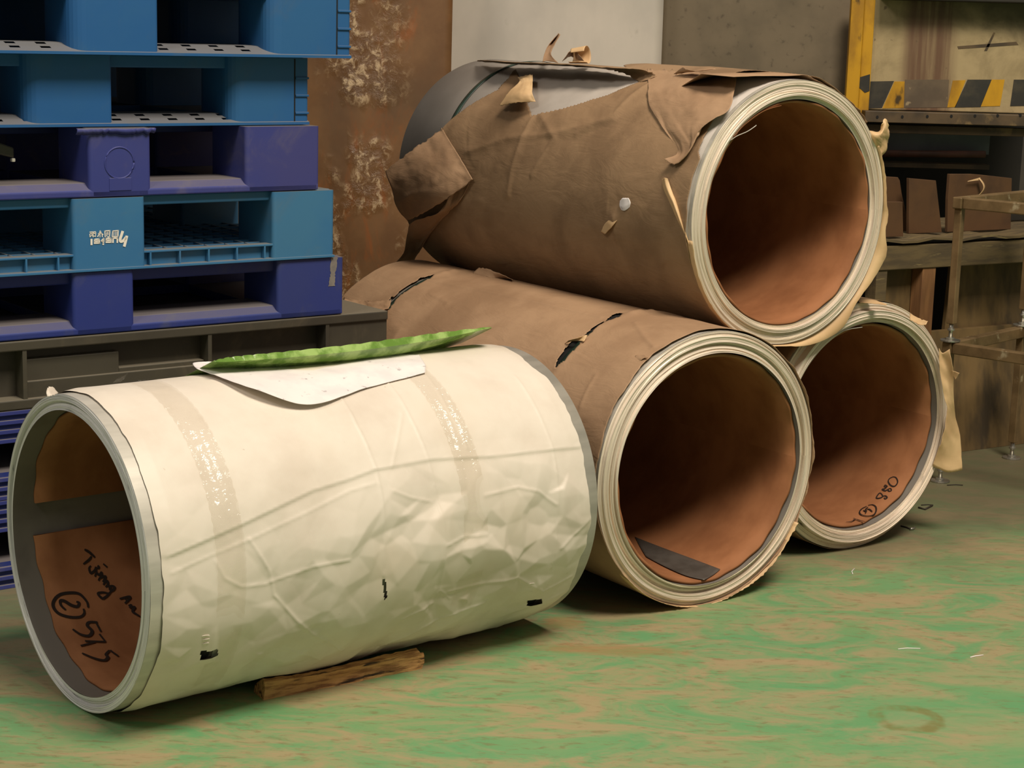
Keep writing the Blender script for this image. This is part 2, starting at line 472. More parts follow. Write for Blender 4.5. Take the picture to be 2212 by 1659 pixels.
def flap(c, rows, mat, name='paper_flap', nu=28, nv=22, crum=0.0015, rag=0.003, solid=0.0008, seed=0, label=None, freq=60):
    """rows of (px, py, lift above the coil surface): a torn sheet of paper lofted through them"""
    P = [[c.hit(px, py, c.R + l) for px, py, l in r] for r in rows]
    P = np.array([smooth_row(r, nu) for r in P])
    P = np.array([smooth_row(P[:, i], nv) for i in range(nu)]).transpose(1, 0, 2)
    du = np.gradient(P, axis=1); dv = np.gradient(P, axis=0); N = np.cross(du, dv); N /= np.linalg.norm(N, axis=2, keepdims=True) + 1e-9
    s = P[..., 0] * 1.3 + P[..., 2]; t = P[..., 1] + P[..., 2] * 0.4
    gu = np.linspace(0, 1, nu)[None, :] + np.zeros((nv, 1)); gv = np.linspace(0, 1, nv)[:, None] + np.zeros((1, nu))
    h = crum * (fbm(s * freq + seed * 7.3, t * freq, 3) + 2.2 * (facets(gu, gv, -0.1, 1.1, -0.1, 1.1, 6, 2, seed + 5) - 0.5) + 1.2 * (facets(gu, gv, -0.1, 1.1, -0.1, 1.1, 8, 6, seed + 9) - 0.5))
    P = P + N * h[..., None]
    g = np.random.RandomState(seed)
    P[0] += dv[0] * g.uniform(-1, 1, (nu, 1)) * rag / 0.004; P[-1] += dv[-1] * g.uniform(-1, 1, (nu, 1)) * rag / 0.004
    idx = np.arange(nu * nv).reshape(nv, nu)
    F = np.stack([idx[:-1, :-1], idx[:-1, 1:], idx[1:, 1:], idx[1:, :-1]], -1).reshape(-1, 4)
    o = mesh_obj(name, P.reshape(-1, 3), F, mat, c.root, True, None, solid)
    if label: o['label'] = label
    return o

def ink(c, strokes, r, width, name='handwriting', label=None, far=True):
    V = []; F = []
    ax = lambda p: np.array([0, p[1], c.R])
    for st in strokes:
        P = [c.hit(px, py, r, far) for px, py in st]
        if len(P) > 2: P = list(smooth_row(P, len(P) * 5))
        n0 = len(V); K = len(P)
        for i, p in enumerate(P):
            t = P[min(i + 1, K - 1)] - P[max(i - 1, 0)]; t = t / (np.linalg.norm(t) + 1e-9)
            nrm = ax(p) - p; nrm /= np.linalg.norm(nrm); w = np.cross(t, nrm); p = p + nrm * 0.0012
            ww = width * (0.75 + 0.5 * math.sin(math.pi * i / max(K - 1, 1)))
            V += [p - w * ww / 2, p + w * ww / 2]
        for i in range(K - 1): F.append((n0 + 2 * i, n0 + 2 * i + 1, n0 + 2 * i + 3, n0 + 2 * i + 2))
    o = mesh_obj(name, V, F, M_INK, c.root)
    if label: o['label'] = label
    return o

def band(c, name, mat, y0, y1, ph0, ph1, r, n=120, label=None, jag=0.0):
    V = []; F = []
    for i in range(n + 1):
        a = ph0 + (ph1 - ph0) * i / n
        for y in (y0, (y0 + y1) / 2, y1):
            V.append(c.pt(a, y + jag * math.sin(i * 1.7 + y * 40), r + (0.0006 if y not in (y0, y1) else 0)))
    for i in range(n):
        for k in (0, 1): F.append((3 * i + k, 3 * i + 3 + k, 3 * i + 4 + k, 3 * i + 1 + k))
    o = mesh_obj(name, V, F, mat, c.root, True, None, 0.0006)
    if label: o['label'] = label
    return o

# ---------- white wrapped coil
A = Coil('wrapped_steel_coil', 'steel coil in white woven wrap lying alone in front of the pallets', -0.7712, 3.126, 0.2892, 50.8, 0.2872, 0.9906, 0.2532)
steel_parts(A, M_STEELFACE_W, M_STEEL, [(0.2585, 0.266, 0.004), (0.266, 0.2755, 0.0), (0.2755, 0.2872, 0.005)], 3, 0.2505, core_t=0.006)
g1 = [A.sy(45, 1088, 0.2505, True), A.sy(300, 1052, 0.2505, True), A.sy(300, 1130, 0.2505, True), A.sy(70, 1152, 0.2505, True)]
(p0, _), (p1, _), (p2, _), (p3, _) = g1
up_a = (p0 + p1) / 2; lo_a = (p2 + p3) / 2
core_shell(A, 0.2505, 0.035, 0.98, gaps=[[(min(up_a, lo_a), 0.0), (max(up_a, lo_a), 0.0), (max(up_a, lo_a), 1.2), (min(up_a, lo_a), 1.2)]] if abs(up_a - lo_a) < 1 else [])
Z2 = lambda pts: [(300 + x / 2.212, 700 + y / 2.212) for x, y in pts]
def A_uv(px): return [(lambda q: (q[0] * A.R, q[1]))(A.sy(x, y)) for x, y in px]
ridges = []
for w, h, pts in (
    (0.006, 0.0045, [(130, 1112), (480, 960), (820, 800), (1000, 745), (1120, 700), (1400, 650), (1700, 635), (1960, 605), (2100, 590)]),
    (0.006, 0.003, [(150, 1190), (350, 1100), (520, 1030), (800, 900), (1000, 800), (1120, 765)]),
    (0.005, 0.004, [(960, 370), (1030, 490), (1130, 720), (1155, 900), (1160, 1200)]),
    (0.005, 0.0035, [(1180, 290), (1300, 480), (1370, 640), (1430, 900), (1440, 1100), (1425, 1260), (1480, 1300)]),
    (0.005, 0.0035, [(1370, 260), (1460, 400), (1560, 600)]),
    (0.006, 0.003, [(1790, 260), (1900, 430), (1970, 620), (1985, 900), (1960, 1150)]),
    (0.005, 0.0025, [(1250, 440), (1220, 600), (1200, 690)]),
    (0.006, 0.004, [(520, 1030), (620, 1180), (640, 1290), (740, 1400), (820, 1465), (900, 1500), (960, 1540)]),
    (0.006, 0.0035, [(1450, 1050), (1550, 1010), (1650, 1000)]),
    (0.006, 0.005, [(1000, 1590), (1200, 1500), (1350, 1420), (1500, 1360), (1640, 1320)]),
    (0.006, 0.004, [(1250, 1390), (1400, 1320), (1420, 1270)]),
    (0.006, 0.0035, [(2000, 1060), (2070, 1000), (2140, 930)]),
    (0.006, 0.003, [(360, 1130), (400, 1210), (480, 1250), (600, 1240), (700, 1200), (830, 1150), (990, 1120)]),
    (0.006, 0.0035, [(1640, 820), (1800, 780), (1900, 800), (1980, 860)]),
    (0.006, 0.003, [(1200, 800), (1290, 830), (1400, 850)]),
    (0.006, 0.0035, [(1470, 1270), (1600, 1240), (1800, 1200), (1920, 1260), (2060, 1200)]),
    (0.006, 0.003, [(1820, 1340), (1960, 1290), (2080, 1240)]),
    (0.006, 0.003, [(560, 1560), (700, 1545), (860, 1580)]),
):
    ridges.append((w, h, A_uv(Z2(pts))))
TAPE_Y = [A.sy(432, 960)[1], A.sy(975, 920)[1]]
SEAM = ridges[0][2]
def A_off(a, y):
    s = a * A.R
    h = 0.0022 + 0.0016 * fbm(s * 9, y * 9, 4)
    for k, (w, hh, pl) in enumerate(ridges):
        d = segdist(s, y, pl); w = w * 0.42
        h = h + (0.5 if k > 1 else 0.42) * hh * np.exp(-(d / w) ** 1.1)
    sx = np.array([p[1] for p in SEAM]); ss = np.array([p[0] for p in SEAM]); o_ = np.argsort(sx)
    sl = np.interp(y, sx[o_], ss[o_])
    h = h + 0.0026 / (1 + np.exp(-(s - sl) / 0.0016))                      # the overlapping layer ends along the seam
    low = np.clip((math.radians(34) - a) / math.radians(26), 0, 1)
    rightm = 0.7 + 0.3 * np.clip((y - 0.2) / 0.35, 0, 1)
    wx = s + 0.006 * fbm(s * 14, y * 14, 2); wy = y + 0.006 * fbm(s * 14 + 9, y * 14, 2)
    f1 = facets(wx, wy, -0.5, 0.3, -0.05, 1.05, 9, 15, 3); f2 = facets(wx, wy, -0.5, 0.3, -0.05, 1.05, 19, 32, 4)
    h = h + low * rightm * (0.0165 * f1 + 0.0075 * f2 - 0.006)
    f3 = facets(s, y, 0.0, 0.7, -0.05, 1.05, 6, 9, 5)
    h = h + (1 - low) * 0.0042 * f3
    e = np.clip((0.985 - y) / 0.05, 0, 1) * np.clip((y - 0.015) / 0.03, 0, 1)
    h = h * (0.35 + 0.65 * e)
    bot = np.clip(np.cos(a + 0.5 * np.pi) * 1.0, 0, 1) ** 14               # pressed flat where it lies on the floor
    return np.clip(h, 0.0012, None) * (1 - bot) + 0.0012 * bot
slit = []
for cx, cy, w, hh in ((447, 1407, 19, 9), (1150, 1295, 15, 6)):
    slit.append([A.sy(cx - w, cy + hh), A.sy(cx + w, cy + hh - 7), A.sy(cx + w, cy - hh - 4), A.sy(cx - w, cy - hh + 2)])
for q in ([(821, 1250), (827, 1246), (829, 1282), (823, 1288)],):
    slit.append([A.sy(*p) for p in q])
wrapA = wrap_shell(A, 'wrap', M_WRAP, -math.pi / 2, 1.5 * math.pi, 0.020, 0.968, 600, 340, A_off, slit,
                   edge0=lambda a: 0.006 * fbm(a * 6, a * 0 + 2, 3), edge1=lambda a: 0.012 * fbm(a * 5, a * 0 + 7, 4) - 0.012 * np.clip(np.sin(a * 1.0 + 0.2), 0, 1))
wrapA['label'] = 'crumpled white woven wrapping'
for (cx, cy) in ((447, 1407), (1150, 1295)):
    ph, y = A.sy(cx, cy)
    band(A, 'strap', M_BLACK, y - 0.012, y + 0.012, ph - 0.06, ph + 0.06, A.R + 0.0006, 12, 'black patch painting the dark inside a slit')  # no real strap: black patch paints the darkness inside the slit
    for k in range(3):
        flap(A, [[(cx - 20, cy - 14 - 9 * k, 0.004), (cx, cy - 19 - 8 * k, 0.010), (cx + 20, cy - 21 - 8 * k, 0.004)], [(cx - 20, cy - 9 - 8 * k, 0.006), (cx, cy - 13 - 8 * k, 0.008), (cx + 20, cy - 16 - 8 * k, 0.006)]], M_WRAP, 'wrap_fray', 12, 6, 0.0008, 0.002, seed=k)
for k, y in enumerate(TAPE_Y):
    band(A, 'clear_tape', M_CLEAR, y - 0.028, y + 0.028, math.radians(-48), math.radians(98), A.R + 0.0085, 140, 'wrinkled clear tape band', 0.001)
# frayed ends of the wrap
flap(A, [[(100, 845, 0.02), (103, 838, 0.022), (112, 836, 0.02)], [(102, 857, 0.012), (112, 856, 0.012), (126, 848, 0.008)]], M_WRAP, 'wrap_tail', 12, 8, 0.001, seed=4)
flap(A, [[(243, 826, 0.004), (250, 827, 0.004), (262, 825, 0.004)], [(262, 812, 0.02), (268, 812, 0.02), (276, 806, 0.02)]], M_CLEAR, 'tape_tail', 10, 8, 0.0008, seed=5)
# paper scrap at the rim of the core
# handwriting inside
Z3 = lambda pts: [(30 + x / 3.95, 1080 + y / 3.95) for x, y in pts]
w_tuong = [[(600, 422), (640, 445), (690, 490)], [(660, 480), (640, 510), (590, 548)], [(655, 562), (640, 585), (655, 625), (690, 600), (700, 575), (700, 610), (712, 622)], [(712, 560), (722, 575), (715, 590)],
           [(690, 655), (700, 630), (730, 640), (745, 620), (752, 650), (765, 645)], [(720, 690), (735, 665), (780, 655), (765, 690), (755, 700)], [(760, 725), (790, 690), (800, 720), (780, 745)],
           [(800, 745), (830, 735), (858, 748), (835, 775), (815, 760), (830, 745)], [(858, 748), (820, 790), (780, 830), (750, 840), (715, 800), (760, 790), (810, 800)],
           [(760, 545), (795, 575)], [(900, 845), (990, 828), (945, 885)], [(935, 832), (970, 870)], [(975, 905), (1000, 900), (985, 925)], [(990, 918), (1030, 915), (1010, 950), (1040, 975), (1075, 995)]]
w_575 = [[(632, 920), (620, 870), (560, 805), (480, 793), (390, 810), (340, 860), (335, 915), (380, 970), (470, 1000), (560, 1000), (598, 970), (592, 930)],
         [(530, 870), (555, 880), (540, 910), (490, 900), (430, 865), (395, 862), (400, 900), (440, 940)],
         [(712, 1045), (640, 1045), (625, 1075), (665, 1120), (640, 1160), (570, 1150), (500, 1105)], [(700, 1050), (740, 1125)],
         [(728, 1146), (780, 1212)], [(780, 1212), (605, 1206)], [(692, 1214), (568, 1247)],
         [(815, 1285), (785, 1320), (800, 1345), (770, 1370), (690, 1355), (580, 1310)], [(820, 1285), (890, 1335)]]
ink(A, [Z3(s) for s in w_tuong], 0.2495, 0.0042, label='handwritten name in dark marker')
ink(A, [Z3(s) for s in w_575], 0.2495, 0.0052, label='handwritten circled 2 and number 575')

# ---------- kraft wrapped coils
C = Coil('kraft_steel_coil', 'brown paper wrapped coil on the floor, next to the white coil', 0.4335, 3.8336, 0.3046, -34.84, 0.3036, 1.2502, 0.2532)
D = Coil('shadowed_steel_coil', 'rearmost coil on the floor at the right, 880 written inside', 0.8566, 4.3055, 0.3067, -34.87, 0.3055, 1.20, 0.252)
B = Coil('stacked_steel_coil', 'coil in torn brown paper resting on top of the two floor coils', 0.6201, 4.1019, 0.8381, -36.1, 0.2985, 1.1848, 0.2547, 0.5)
steel_parts(C, M_STEELFACE, M_STEEL, [(0.258, 0.2635, 0.008), (0.2635, 0.272, 0.001), (0.2725, 0.2775, -0.006), (0.278, 0.2935, 0.003), (0.294, 0.3036, -0.002)], 5, 0.2485, core_t=0.0075)
steel_parts(D, M_STEELFACE, M_STEEL, [(0.2565, 0.268, -0.003), (0.268, 0.287, 0.006), (0.287, 0.3055, -0.012)], 6, 0.2465, core_t=0.006)
steel_parts(B, M_STEELFACE, M_STEEL, [(0.2555, 0.264, -0.004), (0.2645, 0.272, 0.003), (0.2725, 0.2985, -0.001)], 7, 0.2490, core_t=0.0055)
core_shell(C, 0.2485, 0.002, 1.24, t=0.007)
core_shell(D, 0.2465, 0.018, 1.19)
core_shell(B, 0.2490, 0.006, 1.18, t=0.005)

# coil C wrapper
def C_uv(px): return [(lambda q: (q[0] * C.R, q[1]))(C.sy(x, y)) for x, y in px]
tearsC = []
for pts in ([(1203, 800), (1207, 780), (1222, 758), (1238, 740), (1250, 742), (1256, 750), (1243, 762), (1225, 785), (1213, 792)],
            [(1306, 703), (1316, 690), (1332, 681), (1347, 683), (1341, 692), (1318, 700)],
            [(1250, 742), (1275, 718), (1306, 698), (1306, 703), (1278, 724), (1254, 748)],
            [(836, 672), (840, 655), (848, 645), (862, 645), (852, 662), (842, 674)],
            [(850, 650), (872, 628), (900, 612), (912, 605), (940, 597), (930, 608), (905, 620), (882, 634), (860, 648)]):
    tearsC.append([C.sy(*p) for p in pts])
yC1 = C.sy(1235, 765)[1]; yC2 = C.sy(850, 658)[1]
crC = [(0.006, 0.003, C_uv([(905, 605), (1000, 625), (1150, 655), (1300, 690)])), (0.005, 0.003, C_uv([(1372, 702), (1395, 735), (1415, 755)])),
       (0.006, 0.002, C_uv([(930, 640), (955, 650), (970, 660)])), (0.005, 0.002, C_uv([(1290, 815), (1270, 850), (1258, 880)]))]
def C_off(a, y):
    s = a * C.R
    h = 0.0025 + 0.003 * fbm(s * 5, y * 4, 4) + 0.0012 * fbm(s * 22, y * 12, 3)
    for w, hh, pl in crC: h = h + hh * np.exp(-(segdist(s, y, pl) / w) ** 1.4)
    for yy in (yC1, yC2):                                                   # paper lifts along the torn lines
        h = h + 0.006 * np.exp(-((y - yy) / 0.016) ** 2) * np.clip(np.sin(a), 0, 1) * (0.6 + fbm(s * 30, y * 0 + yy, 3))
    return 0.0004 + 0.0020 * np.clip((np.sin(a) - 0.1) * 4, 0, 1) + np.clip(h, 0.001, 0.02) * (0.2 + 0.8 * np.clip((np.sin(a) + 0.9) * 2, 0, 1))
wrapC = wrap_shell(C, 'paper_wrap', M_KRAFT, -math.pi / 2, 1.5 * math.pi, 0.002, 1.245, 420, 330, C_off, tearsC,
                   edge0=lambda a: 0.008 * fbm(a * 7, a * 0 + 1, 4) + 0.012 * np.clip(np.sin(a - 0.5), 0, 1) - 0.004, solid=0.0008)
band(C, 'tear_shade', M_BLACK, yC1 - 0.05, yC1 + 0.05, 0.3, 3.3, C.R + 0.0006, 80, 'black band painting the shade inside the tear')  # black band paints the shadow gap behind the torn paper
band(C, 'strap', M_STRAP, yC1 - 0.014, yC1 + 0.014, 0.3, 3.3, C.R + 0.0014, 80, 'dark green strap under the torn paper')
band(C, 'strap', M_STRAP, yC2 - 0.014, yC2 + 0.014, 0.3, 3.3, C.R + 0.0014, 80, 'dark green strap under the torn paper')
flap(C, [[(1220, 742, 0.006), (1240, 736, 0.012), (1262, 738, 0.010)], [(1228, 735, 0.016), (1246, 730, 0.022), (1270, 722, 0.016)]], M_KRAFT_L, 'paper_flap', 14, 8, 0.001, 0.004, seed=2)
flap(C, [[(1365, 790, 0.002), (1372, 770, 0.006), (1392, 766, 0.012)], [(1378, 788, 0.003), (1388, 776, 0.01), (1400, 772, 0.012)]], M_KRAFT, 'paper_flap', 12, 8, 0.001, 0.003, seed=3)
flap(C, [[(1020, 592, 0.004), (1060, 600, 0.004), (1105, 605, 0.004)], [(1035, 578, 0.022), (1062, 584, 0.022), (1108, 604, 0.012)]], M_KRAFT, 'paper_flap', 16, 8, 0.001, 0.003, seed=4)
# torn paper hanging at the far left end of C
flap(C, [[(742, 640, 0.012), (790, 652, 0.012), (845, 650, 0.008)], [(744, 665, 0.03), (795, 668, 0.03), (838, 664, 0.02)], [(744, 688, 0.05), (790, 690, 0.05), (815, 672, 0.04)]], M_KRAFT, 'paper_flap', 26, 18, 0.004, 0.006, seed=5, freq=90)
# pale scraps of the wrapper squeezed out under the front end
# built as one ragged skirt around the lower front rim
def skirt(c, ph0, ph1, n, rfun, name, mat, y_in=0.012, label=None):
    V = []; F = []
    for i in range(n + 1):
        a = ph0 + (ph1 - ph0) * i / n; dr, y = rfun(a, i)
        V += [c.pt(a, y_in, c.R + 0.0015), c.pt(a, (y_in + y) / 2, c.R + 0.0022 + dr * 0.4), c.pt(a, y, c.R + 0.0015 + dr)]
    for i in range(n):
        for k in (0, 1): F.append((3 * i + k, 3 * i + 1 + k, 3 * i + 4 + k, 3 * i + 3 + k))
    o = mesh_obj(name, V, F, mat, c.root, True, None, 0.0008)
    if label: o['label'] = label
    return o
skirt(C, math.radians(222), math.radians(330), 90, lambda a, i: (0.0005 + 0.004 * max(0.0, math.sin(2.4 * a + 1)) * abs(math.sin(5 * a)), -0.006 - 0.005 * abs(math.sin(i * 1.9)) * rnd.random()), 'paper_skirt', M_KRAFT_L, 0.03, 'ragged pale paper under the rim')

# grey tape on the core of C
TP = [(1371, 1160), (1430, 1183), (1495, 1207), (1556, 1230)], [(1396, 1203), (1440, 1226), (1482, 1244), (1521, 1253)]
P = np.array([[C.hit(x, y, 0.2473, True) for x, y in r] for r in TP])
P = np.array([smooth_row(r, 16) for r in P]); P = np.array([P[0] + (P[1] - P[0]) * t for t in np.linspace(0, 1, 8)])
for i in range(P.shape[0]):
    for j in range(P.shape[1]):
        v = P[i, j] - np.array([0, 0, C.R]); k = 0.2468 / math.hypot(v[0], v[2]); P[i, j, 0] *= k; P[i, j, 2] = C.R + v[2] * k
idx = np.arange(128).reshape(8, 16)
tp = mesh_obj('tape_patch', P.reshape(-1, 3), np.stack([idx[:-1, :-1], idx[:-1, 1:], idx[1:, 1:], idx[1:, :-1]], -1).reshape(-1, 4), M_TAPE, C.root, True, None, 0.0005)
tp['label'] = 'dark grey tape across the cardboard core'

# coil D wrapper, papers, writing
wrap_shell(D, 'paper_wrap', M_KRAFT_B, -math.pi / 2, 1.5 * math.pi, 0.012, 1.195, 240, 90, lambda a, y: 0.002 + 0.0015 * fbm(a * 2, y * 5, 3) * np.clip(np.sin(a) + 1, 0, 1), (), edge0=lambda a: 0.02 * fbm(a * 5, a * 0 + 3, 4) + 0.01, solid=0.0008)
def freeflap(parent_coil, rows, mat, name, Yw, **k):
    c = parent_coil
    nu, nv = k.get('nu', 18), k.get('nv', 20)
    P = [[c.loc(on_y(px, py, Yw + dy)) for px, py, dy in r] for r in rows]
    P = np.array([smooth_row(r, nu) for r in P]); P = np.array([smooth_row(P[:, i], nv) for i in range(nu)]).transpose(1, 0, 2)
    du = np.gradient(P, axis=1); dv = np.gradient(P, axis=0); N = np.cross(du, dv); N /= np.linalg.norm(N, axis=2, keepdims=True) + 1e-9
    P = P + N * (k.get('crum', 0.002) * fbm(P[..., 0] * 60 + P[..., 2] * 50, P[..., 1] * 60 + P[..., 2] * 20, 3) * 2)[..., None]
    idx = np.arange(nu * nv).reshape(nv, nu)
    o = mesh_obj(name, P.reshape(-1, 3), np.stack([idx[:-1, :-1], idx[:-1, 1:], idx[1:, 1:], idx[1:, :-1]], -1).reshape(-1, 4), mat, c.root, True, None, 0.0008)
    return o
freeflap(D, [[(2028, 752, 0), (2036, 762, 0), (2051, 754, -0.01)], [(2030, 800, 0), (2046, 798, 0), (2058, 795, -0.015)], [(2040, 860, 0), (2048, 860, 0), (2060, 858, 0)], [(2046, 890, 0), (2054, 900, 0.01), (2062, 895, 0.02)], [(2034, 950, 0.0), (2056, 955, 0.02), (2074, 940, 0.03)], [(2014, 1005, 0.02), (2046, 1020, 0.02), (2078, 1015, 0.03)]], M_KRAFT_L, 'paper_flap', 4.42, nv=36)
freeflap(D, [[(2056, 800, 0), (2060, 812, 0)], [(2072, 806, -0.02), (2064, 820, -0.01)]], M_KRAFT_L, 'paper_flap', 4.41, nu=8, nv=8)
flap(D, [[(1853, 645, 0.006), (1885, 648, 0.006), (1915, 656, 0.004)], [(1856, 654, 0.002), (1885, 656, 0.002), (1915, 660, 0.002)]], M_KRAFT_L, 'paper_flap', 14, 5, 0.0006, 0.001, seed=3)
flap(D, [[(1965, 676, 0.002), (1990, 690, 0.006), (2004, 694, 0.012)], [(1965, 690, 0.002), (1985, 702, 0.004), (2000, 701, 0.008)]], M_KRAFT_L, 'paper_flap', 12, 6, 0.0006, 0.002, seed=4)
Z4 = lambda pts: [(1780 + x / 7.54, 960 + y / 7.54) for x, y in pts]
w_880 = [[(1130, 530), (1070, 560), (1050, 610), (1090, 670), (1150, 685), (1195, 640), (1200, 590), (1170, 540), (1120, 530)],
         [(1040, 690), (1000, 665), (985, 690), (1020, 700), (990, 725), (950, 735), (1000, 760), (1040, 740), (1060, 765), (1100, 755), (1085, 720), (1040, 735)],
         [(930, 800), (900, 800), (855, 870), (900, 880), (960, 850), (930, 800)], [(960, 850), (1000, 840), (1030, 870), (1000, 890), (980, 870)],
         [(700, 1010), (620, 1050), (580, 1105), (610, 1150), (710, 1170), (810, 1150), (850, 1090), (845, 1020), (790, 985), (720, 995)],
         [(720, 1025), (680, 1060), (690, 1100), (640, 1075)], [(690, 1100), (675, 1130)], [(700, 1060), (740, 1060), (790, 1100)],
         [(470, 1250), (520, 1225), (600, 1250), (665, 1262)], [(520, 1225), (480, 1205)], [(470, 1250), (430, 1262), (360, 1265)]]
ink(D, [Z4(s) for s in w_880], 0.2455, 0.0032, label='handwritten 880 and a circled mark in dark marker')

# coil B wrapper
top_y = B.sy(1345, 153)[1]; strap_y = B.sy(985, 250)[1]
ex = [B.sy(*p) for p in ((962, 275), (1000, 242), (1040, 216), (1078, 197), (1100, 172), (1114, 152), (1128, 180), (1150, 252), (1215, 237), (1262, 224), (1318, 206), (1382, 180))]
exposed = ex + [(math.radians(96), top_y + 0.02), (math.radians(50), top_y + 0.06), (math.radians(30), 1.3), (math.radians(205), 1.3), (math.radians(200), ex[0][1] + 0.1)]
frontcut = [B.sy(*p) for p in ((1590, 168), (1581, 230), (1545, 258), (1528, 290), (1512, 330))]
frontcut = frontcut + [(math.radians(190), -0.2), (math.radians(60), -0.2), (math.radians(88), frontcut[0][1] - 0.02)]
crB = [(0.012, 0.004, [(lambda q: (q[0] * B.R, q[1]))(B.sy(*p)) for p in pl]) for pl in ([(1150, 260), (1120, 330), (1100, 420)], [(1170, 250), (1200, 300), (1150, 380)], [(1400, 190), (1330, 250), (1250, 290)], [(1440, 560), (1400, 620), (1380, 680)], [(1010, 330), (1100, 300), (1200, 290), (1330, 260)], [(1330, 470), (1340, 540), (1310, 640)])]
def B_off(a, y):
    s = a * B.R
    h = 0.003 + 0.006 * fbm(s * 4, y * 3, 4) + 0.002 * fbm(s * 16, y * 9, 3)
    for w, hh, pl in crB: h = h + hh * np.exp(-(segdist(s, y, pl) / w) ** 1.4)
    h = h + 0.0050 * facets(s + 0.012 * fbm(s * 9, y * 9, 2), y, -0.6, 1.5, -0.05, 1.25, 26, 7, 21) - 0.002
    h = np.clip(h, 0.001, 0.03)
    h = h + 0.011 * np.exp(-((a - math.radians(86)) / 0.30) ** 2) * np.clip((0.85 - y) / 0.3, 0, 1)      # loose over the top
    side = np.clip((-np.sin(a) - 0.2) * 4, 0, 1)
    return np.maximum(h * (1 - 0.85 * side), 0.0022)
wrapB = wrap_shell(B, 'paper_wrap', M_KRAFT_B, -math.pi / 2, 1.5 * math.pi, 0.004, 1.18, 460, 340, B_off, [exposed, frontcut],
                   edge0=lambda a: 0.005 * fbm(a * 7, a * 0 + 5, 4) + 0.006, solid=0.0008)
bare = band(B, 'bare_sheet', M_BARE, 0.012, 1.184, math.radians(20), math.radians(215), B.R + 0.0006, 120, 'bare grey outer sheet where the paper is torn away')
band(B, 'strap', M_STRAP, strap_y - 0.009, strap_y + 0.009, math.radians(60), B.sy(968, 264)[0], B.R + 0.003, 70, 'dark green strap over the bare sheet')
# torn paper of B
flap(B, [[(955, 277, 0.004), (893, 322, 0.03), (833, 370, 0.05)], [(972, 305, 0.012), (915, 352, 0.04), (843, 392, 0.055)], [(990, 335, 0.016), (930, 385, 0.045), (852, 420, 0.05)],
         [(1006, 362, 0.016), (945, 412, 0.045), (858, 445, 0.045)], [(1022, 388, 0.012), (955, 436, 0.04), (880, 478, 0.04)]], M_KRAFT, 'paper_flap', 40, 34, 0.0035, 0.003, seed=11, label='wide torn sheet hanging from the far end', freq=34)
flap(B, [[(1018, 394, 0.006), (985, 412, 0.01), (965, 432, 0.02)], [(1000, 425, 0.006), (972, 450, 0.012), (945, 462, 0.03)], [(965, 462, 0.006), (930, 492, 0.012), (890, 480, 0.03)], [(930, 505, 0.008), (905, 520, 0.014), (880, 505, 0.03)], [(905, 545, 0.008), (890, 548, 0.014), (872, 545, 0.02)], [(885, 575, 0.006), (868, 578, 0.01), (842, 578, 0.02)]], M_KRAFT, 'paper_flap', 24, 44, 0.004, 0.003, seed=12, freq=70)
flap(B, [[(1118, 166, 0.018), (1136, 162, 0.026), (1150, 160, 0.03)], [(1122, 180, 0.03), (1136, 184, 0.036), (1150, 185, 0.034)], [(1098, 202, 0.034), (1125, 204, 0.044), (1150, 202, 0.036)], [(1080, 230, 0.022), (1118, 222, 0.036), (1157, 220, 0.02)]], M_KRAFT_L, 'paper_flap', 24, 22, 0.002, 0.003, seed=13, label='pale turned back tongue of paper')
flap(B, [[(1030, 133, 0.012), (1100, 139, 0.010), (1200, 142, 0.010), (1300, 148, 0.010), (1345, 158, 0.008), (1384, 178, 0.003)], [(1032, 130, 0.024), (1110, 134, 0.03), (1210, 136, 0.03), (1310, 142, 0.03), (1370, 150, 0.02), (1400, 172, 0.008)], [(1040, 130, 0.05), (1120, 136, 0.06), (1215, 138, 0.06), (1320, 146, 0.05), (1390, 152, 0.03), (1420, 165, 0.01)]], M_KRAFT_B, 'paper_flap', 44, 10, 0.0012, 0.003, seed=14, label='lifted edge of paper along the top')
flap(B, [[(1172, 134, 0.03), (1182, 132, 0.03), (1206, 136, 0.03)], [(1176, 116, 0.04), (1184, 112, 0.04), (1190, 118, 0.04)], [(1186, 96, 0.05), (1192, 94, 0.05), (1197, 97, 0.05)], [(1206, 72, 0.06), (1208, 73, 0.06), (1211, 75, 0.06)]], M_KRAFT, 'paper_curl', 10, 20, 0.0012, 0.001, seed=15)
# curled roll on the top of B
def curl(c, px, py, lift, length, r0, turns, dirx, mat):
    o0 = c.hit(px, py, c.R + lift); V = []; F = []; n = 40; mN = 10
    ax = np.array([math.sin(dirx), math.cos(dirx), 0.12]); ax /= np.linalg.norm(ax); u = np.cross(ax, [0, 0, 1]); u /= np.linalg.norm(u); w = np.cross(u, ax)
    for i in range(n + 1):
        t = i / n; an = -0.9 - turns * 2 * math.pi * t; r = r0 * (1 - 0.45 * t)
        for j in range(mN + 1):
            k = j / mN; q = o0 + ax * (k - 0.5) * length * (1 - 0.25 * t) + (u * math.cos(an) + w * math.sin(an)) * r * (1 + 0.25 * k) + w * r0 * 0.6
            V.append(q)
    for i in range(n):
        for j in range(mN): F.append((i * (mN + 1) + j, i * (mN + 1) + j + 1, (i + 1) * (mN + 1) + j + 1, (i + 1) * (mN + 1) + j))
    return mesh_obj('paper_curl', V, F, mat, c.root, True, None, 0.0008)
curl(B, 1252, 128, 0.03, 0.05, 0.022, 0.8, 2.6, M_KRAFT_L)
flap(B, [[(1215, 132, 0.03), (1232, 122, 0.03), (1250, 130, 0.03)], [(1228, 112, 0.05), (1240, 108, 0.05), (1262, 132, 0.04)]], M_KRAFT, 'paper_curl', 12, 8, 0.001, seed=16)
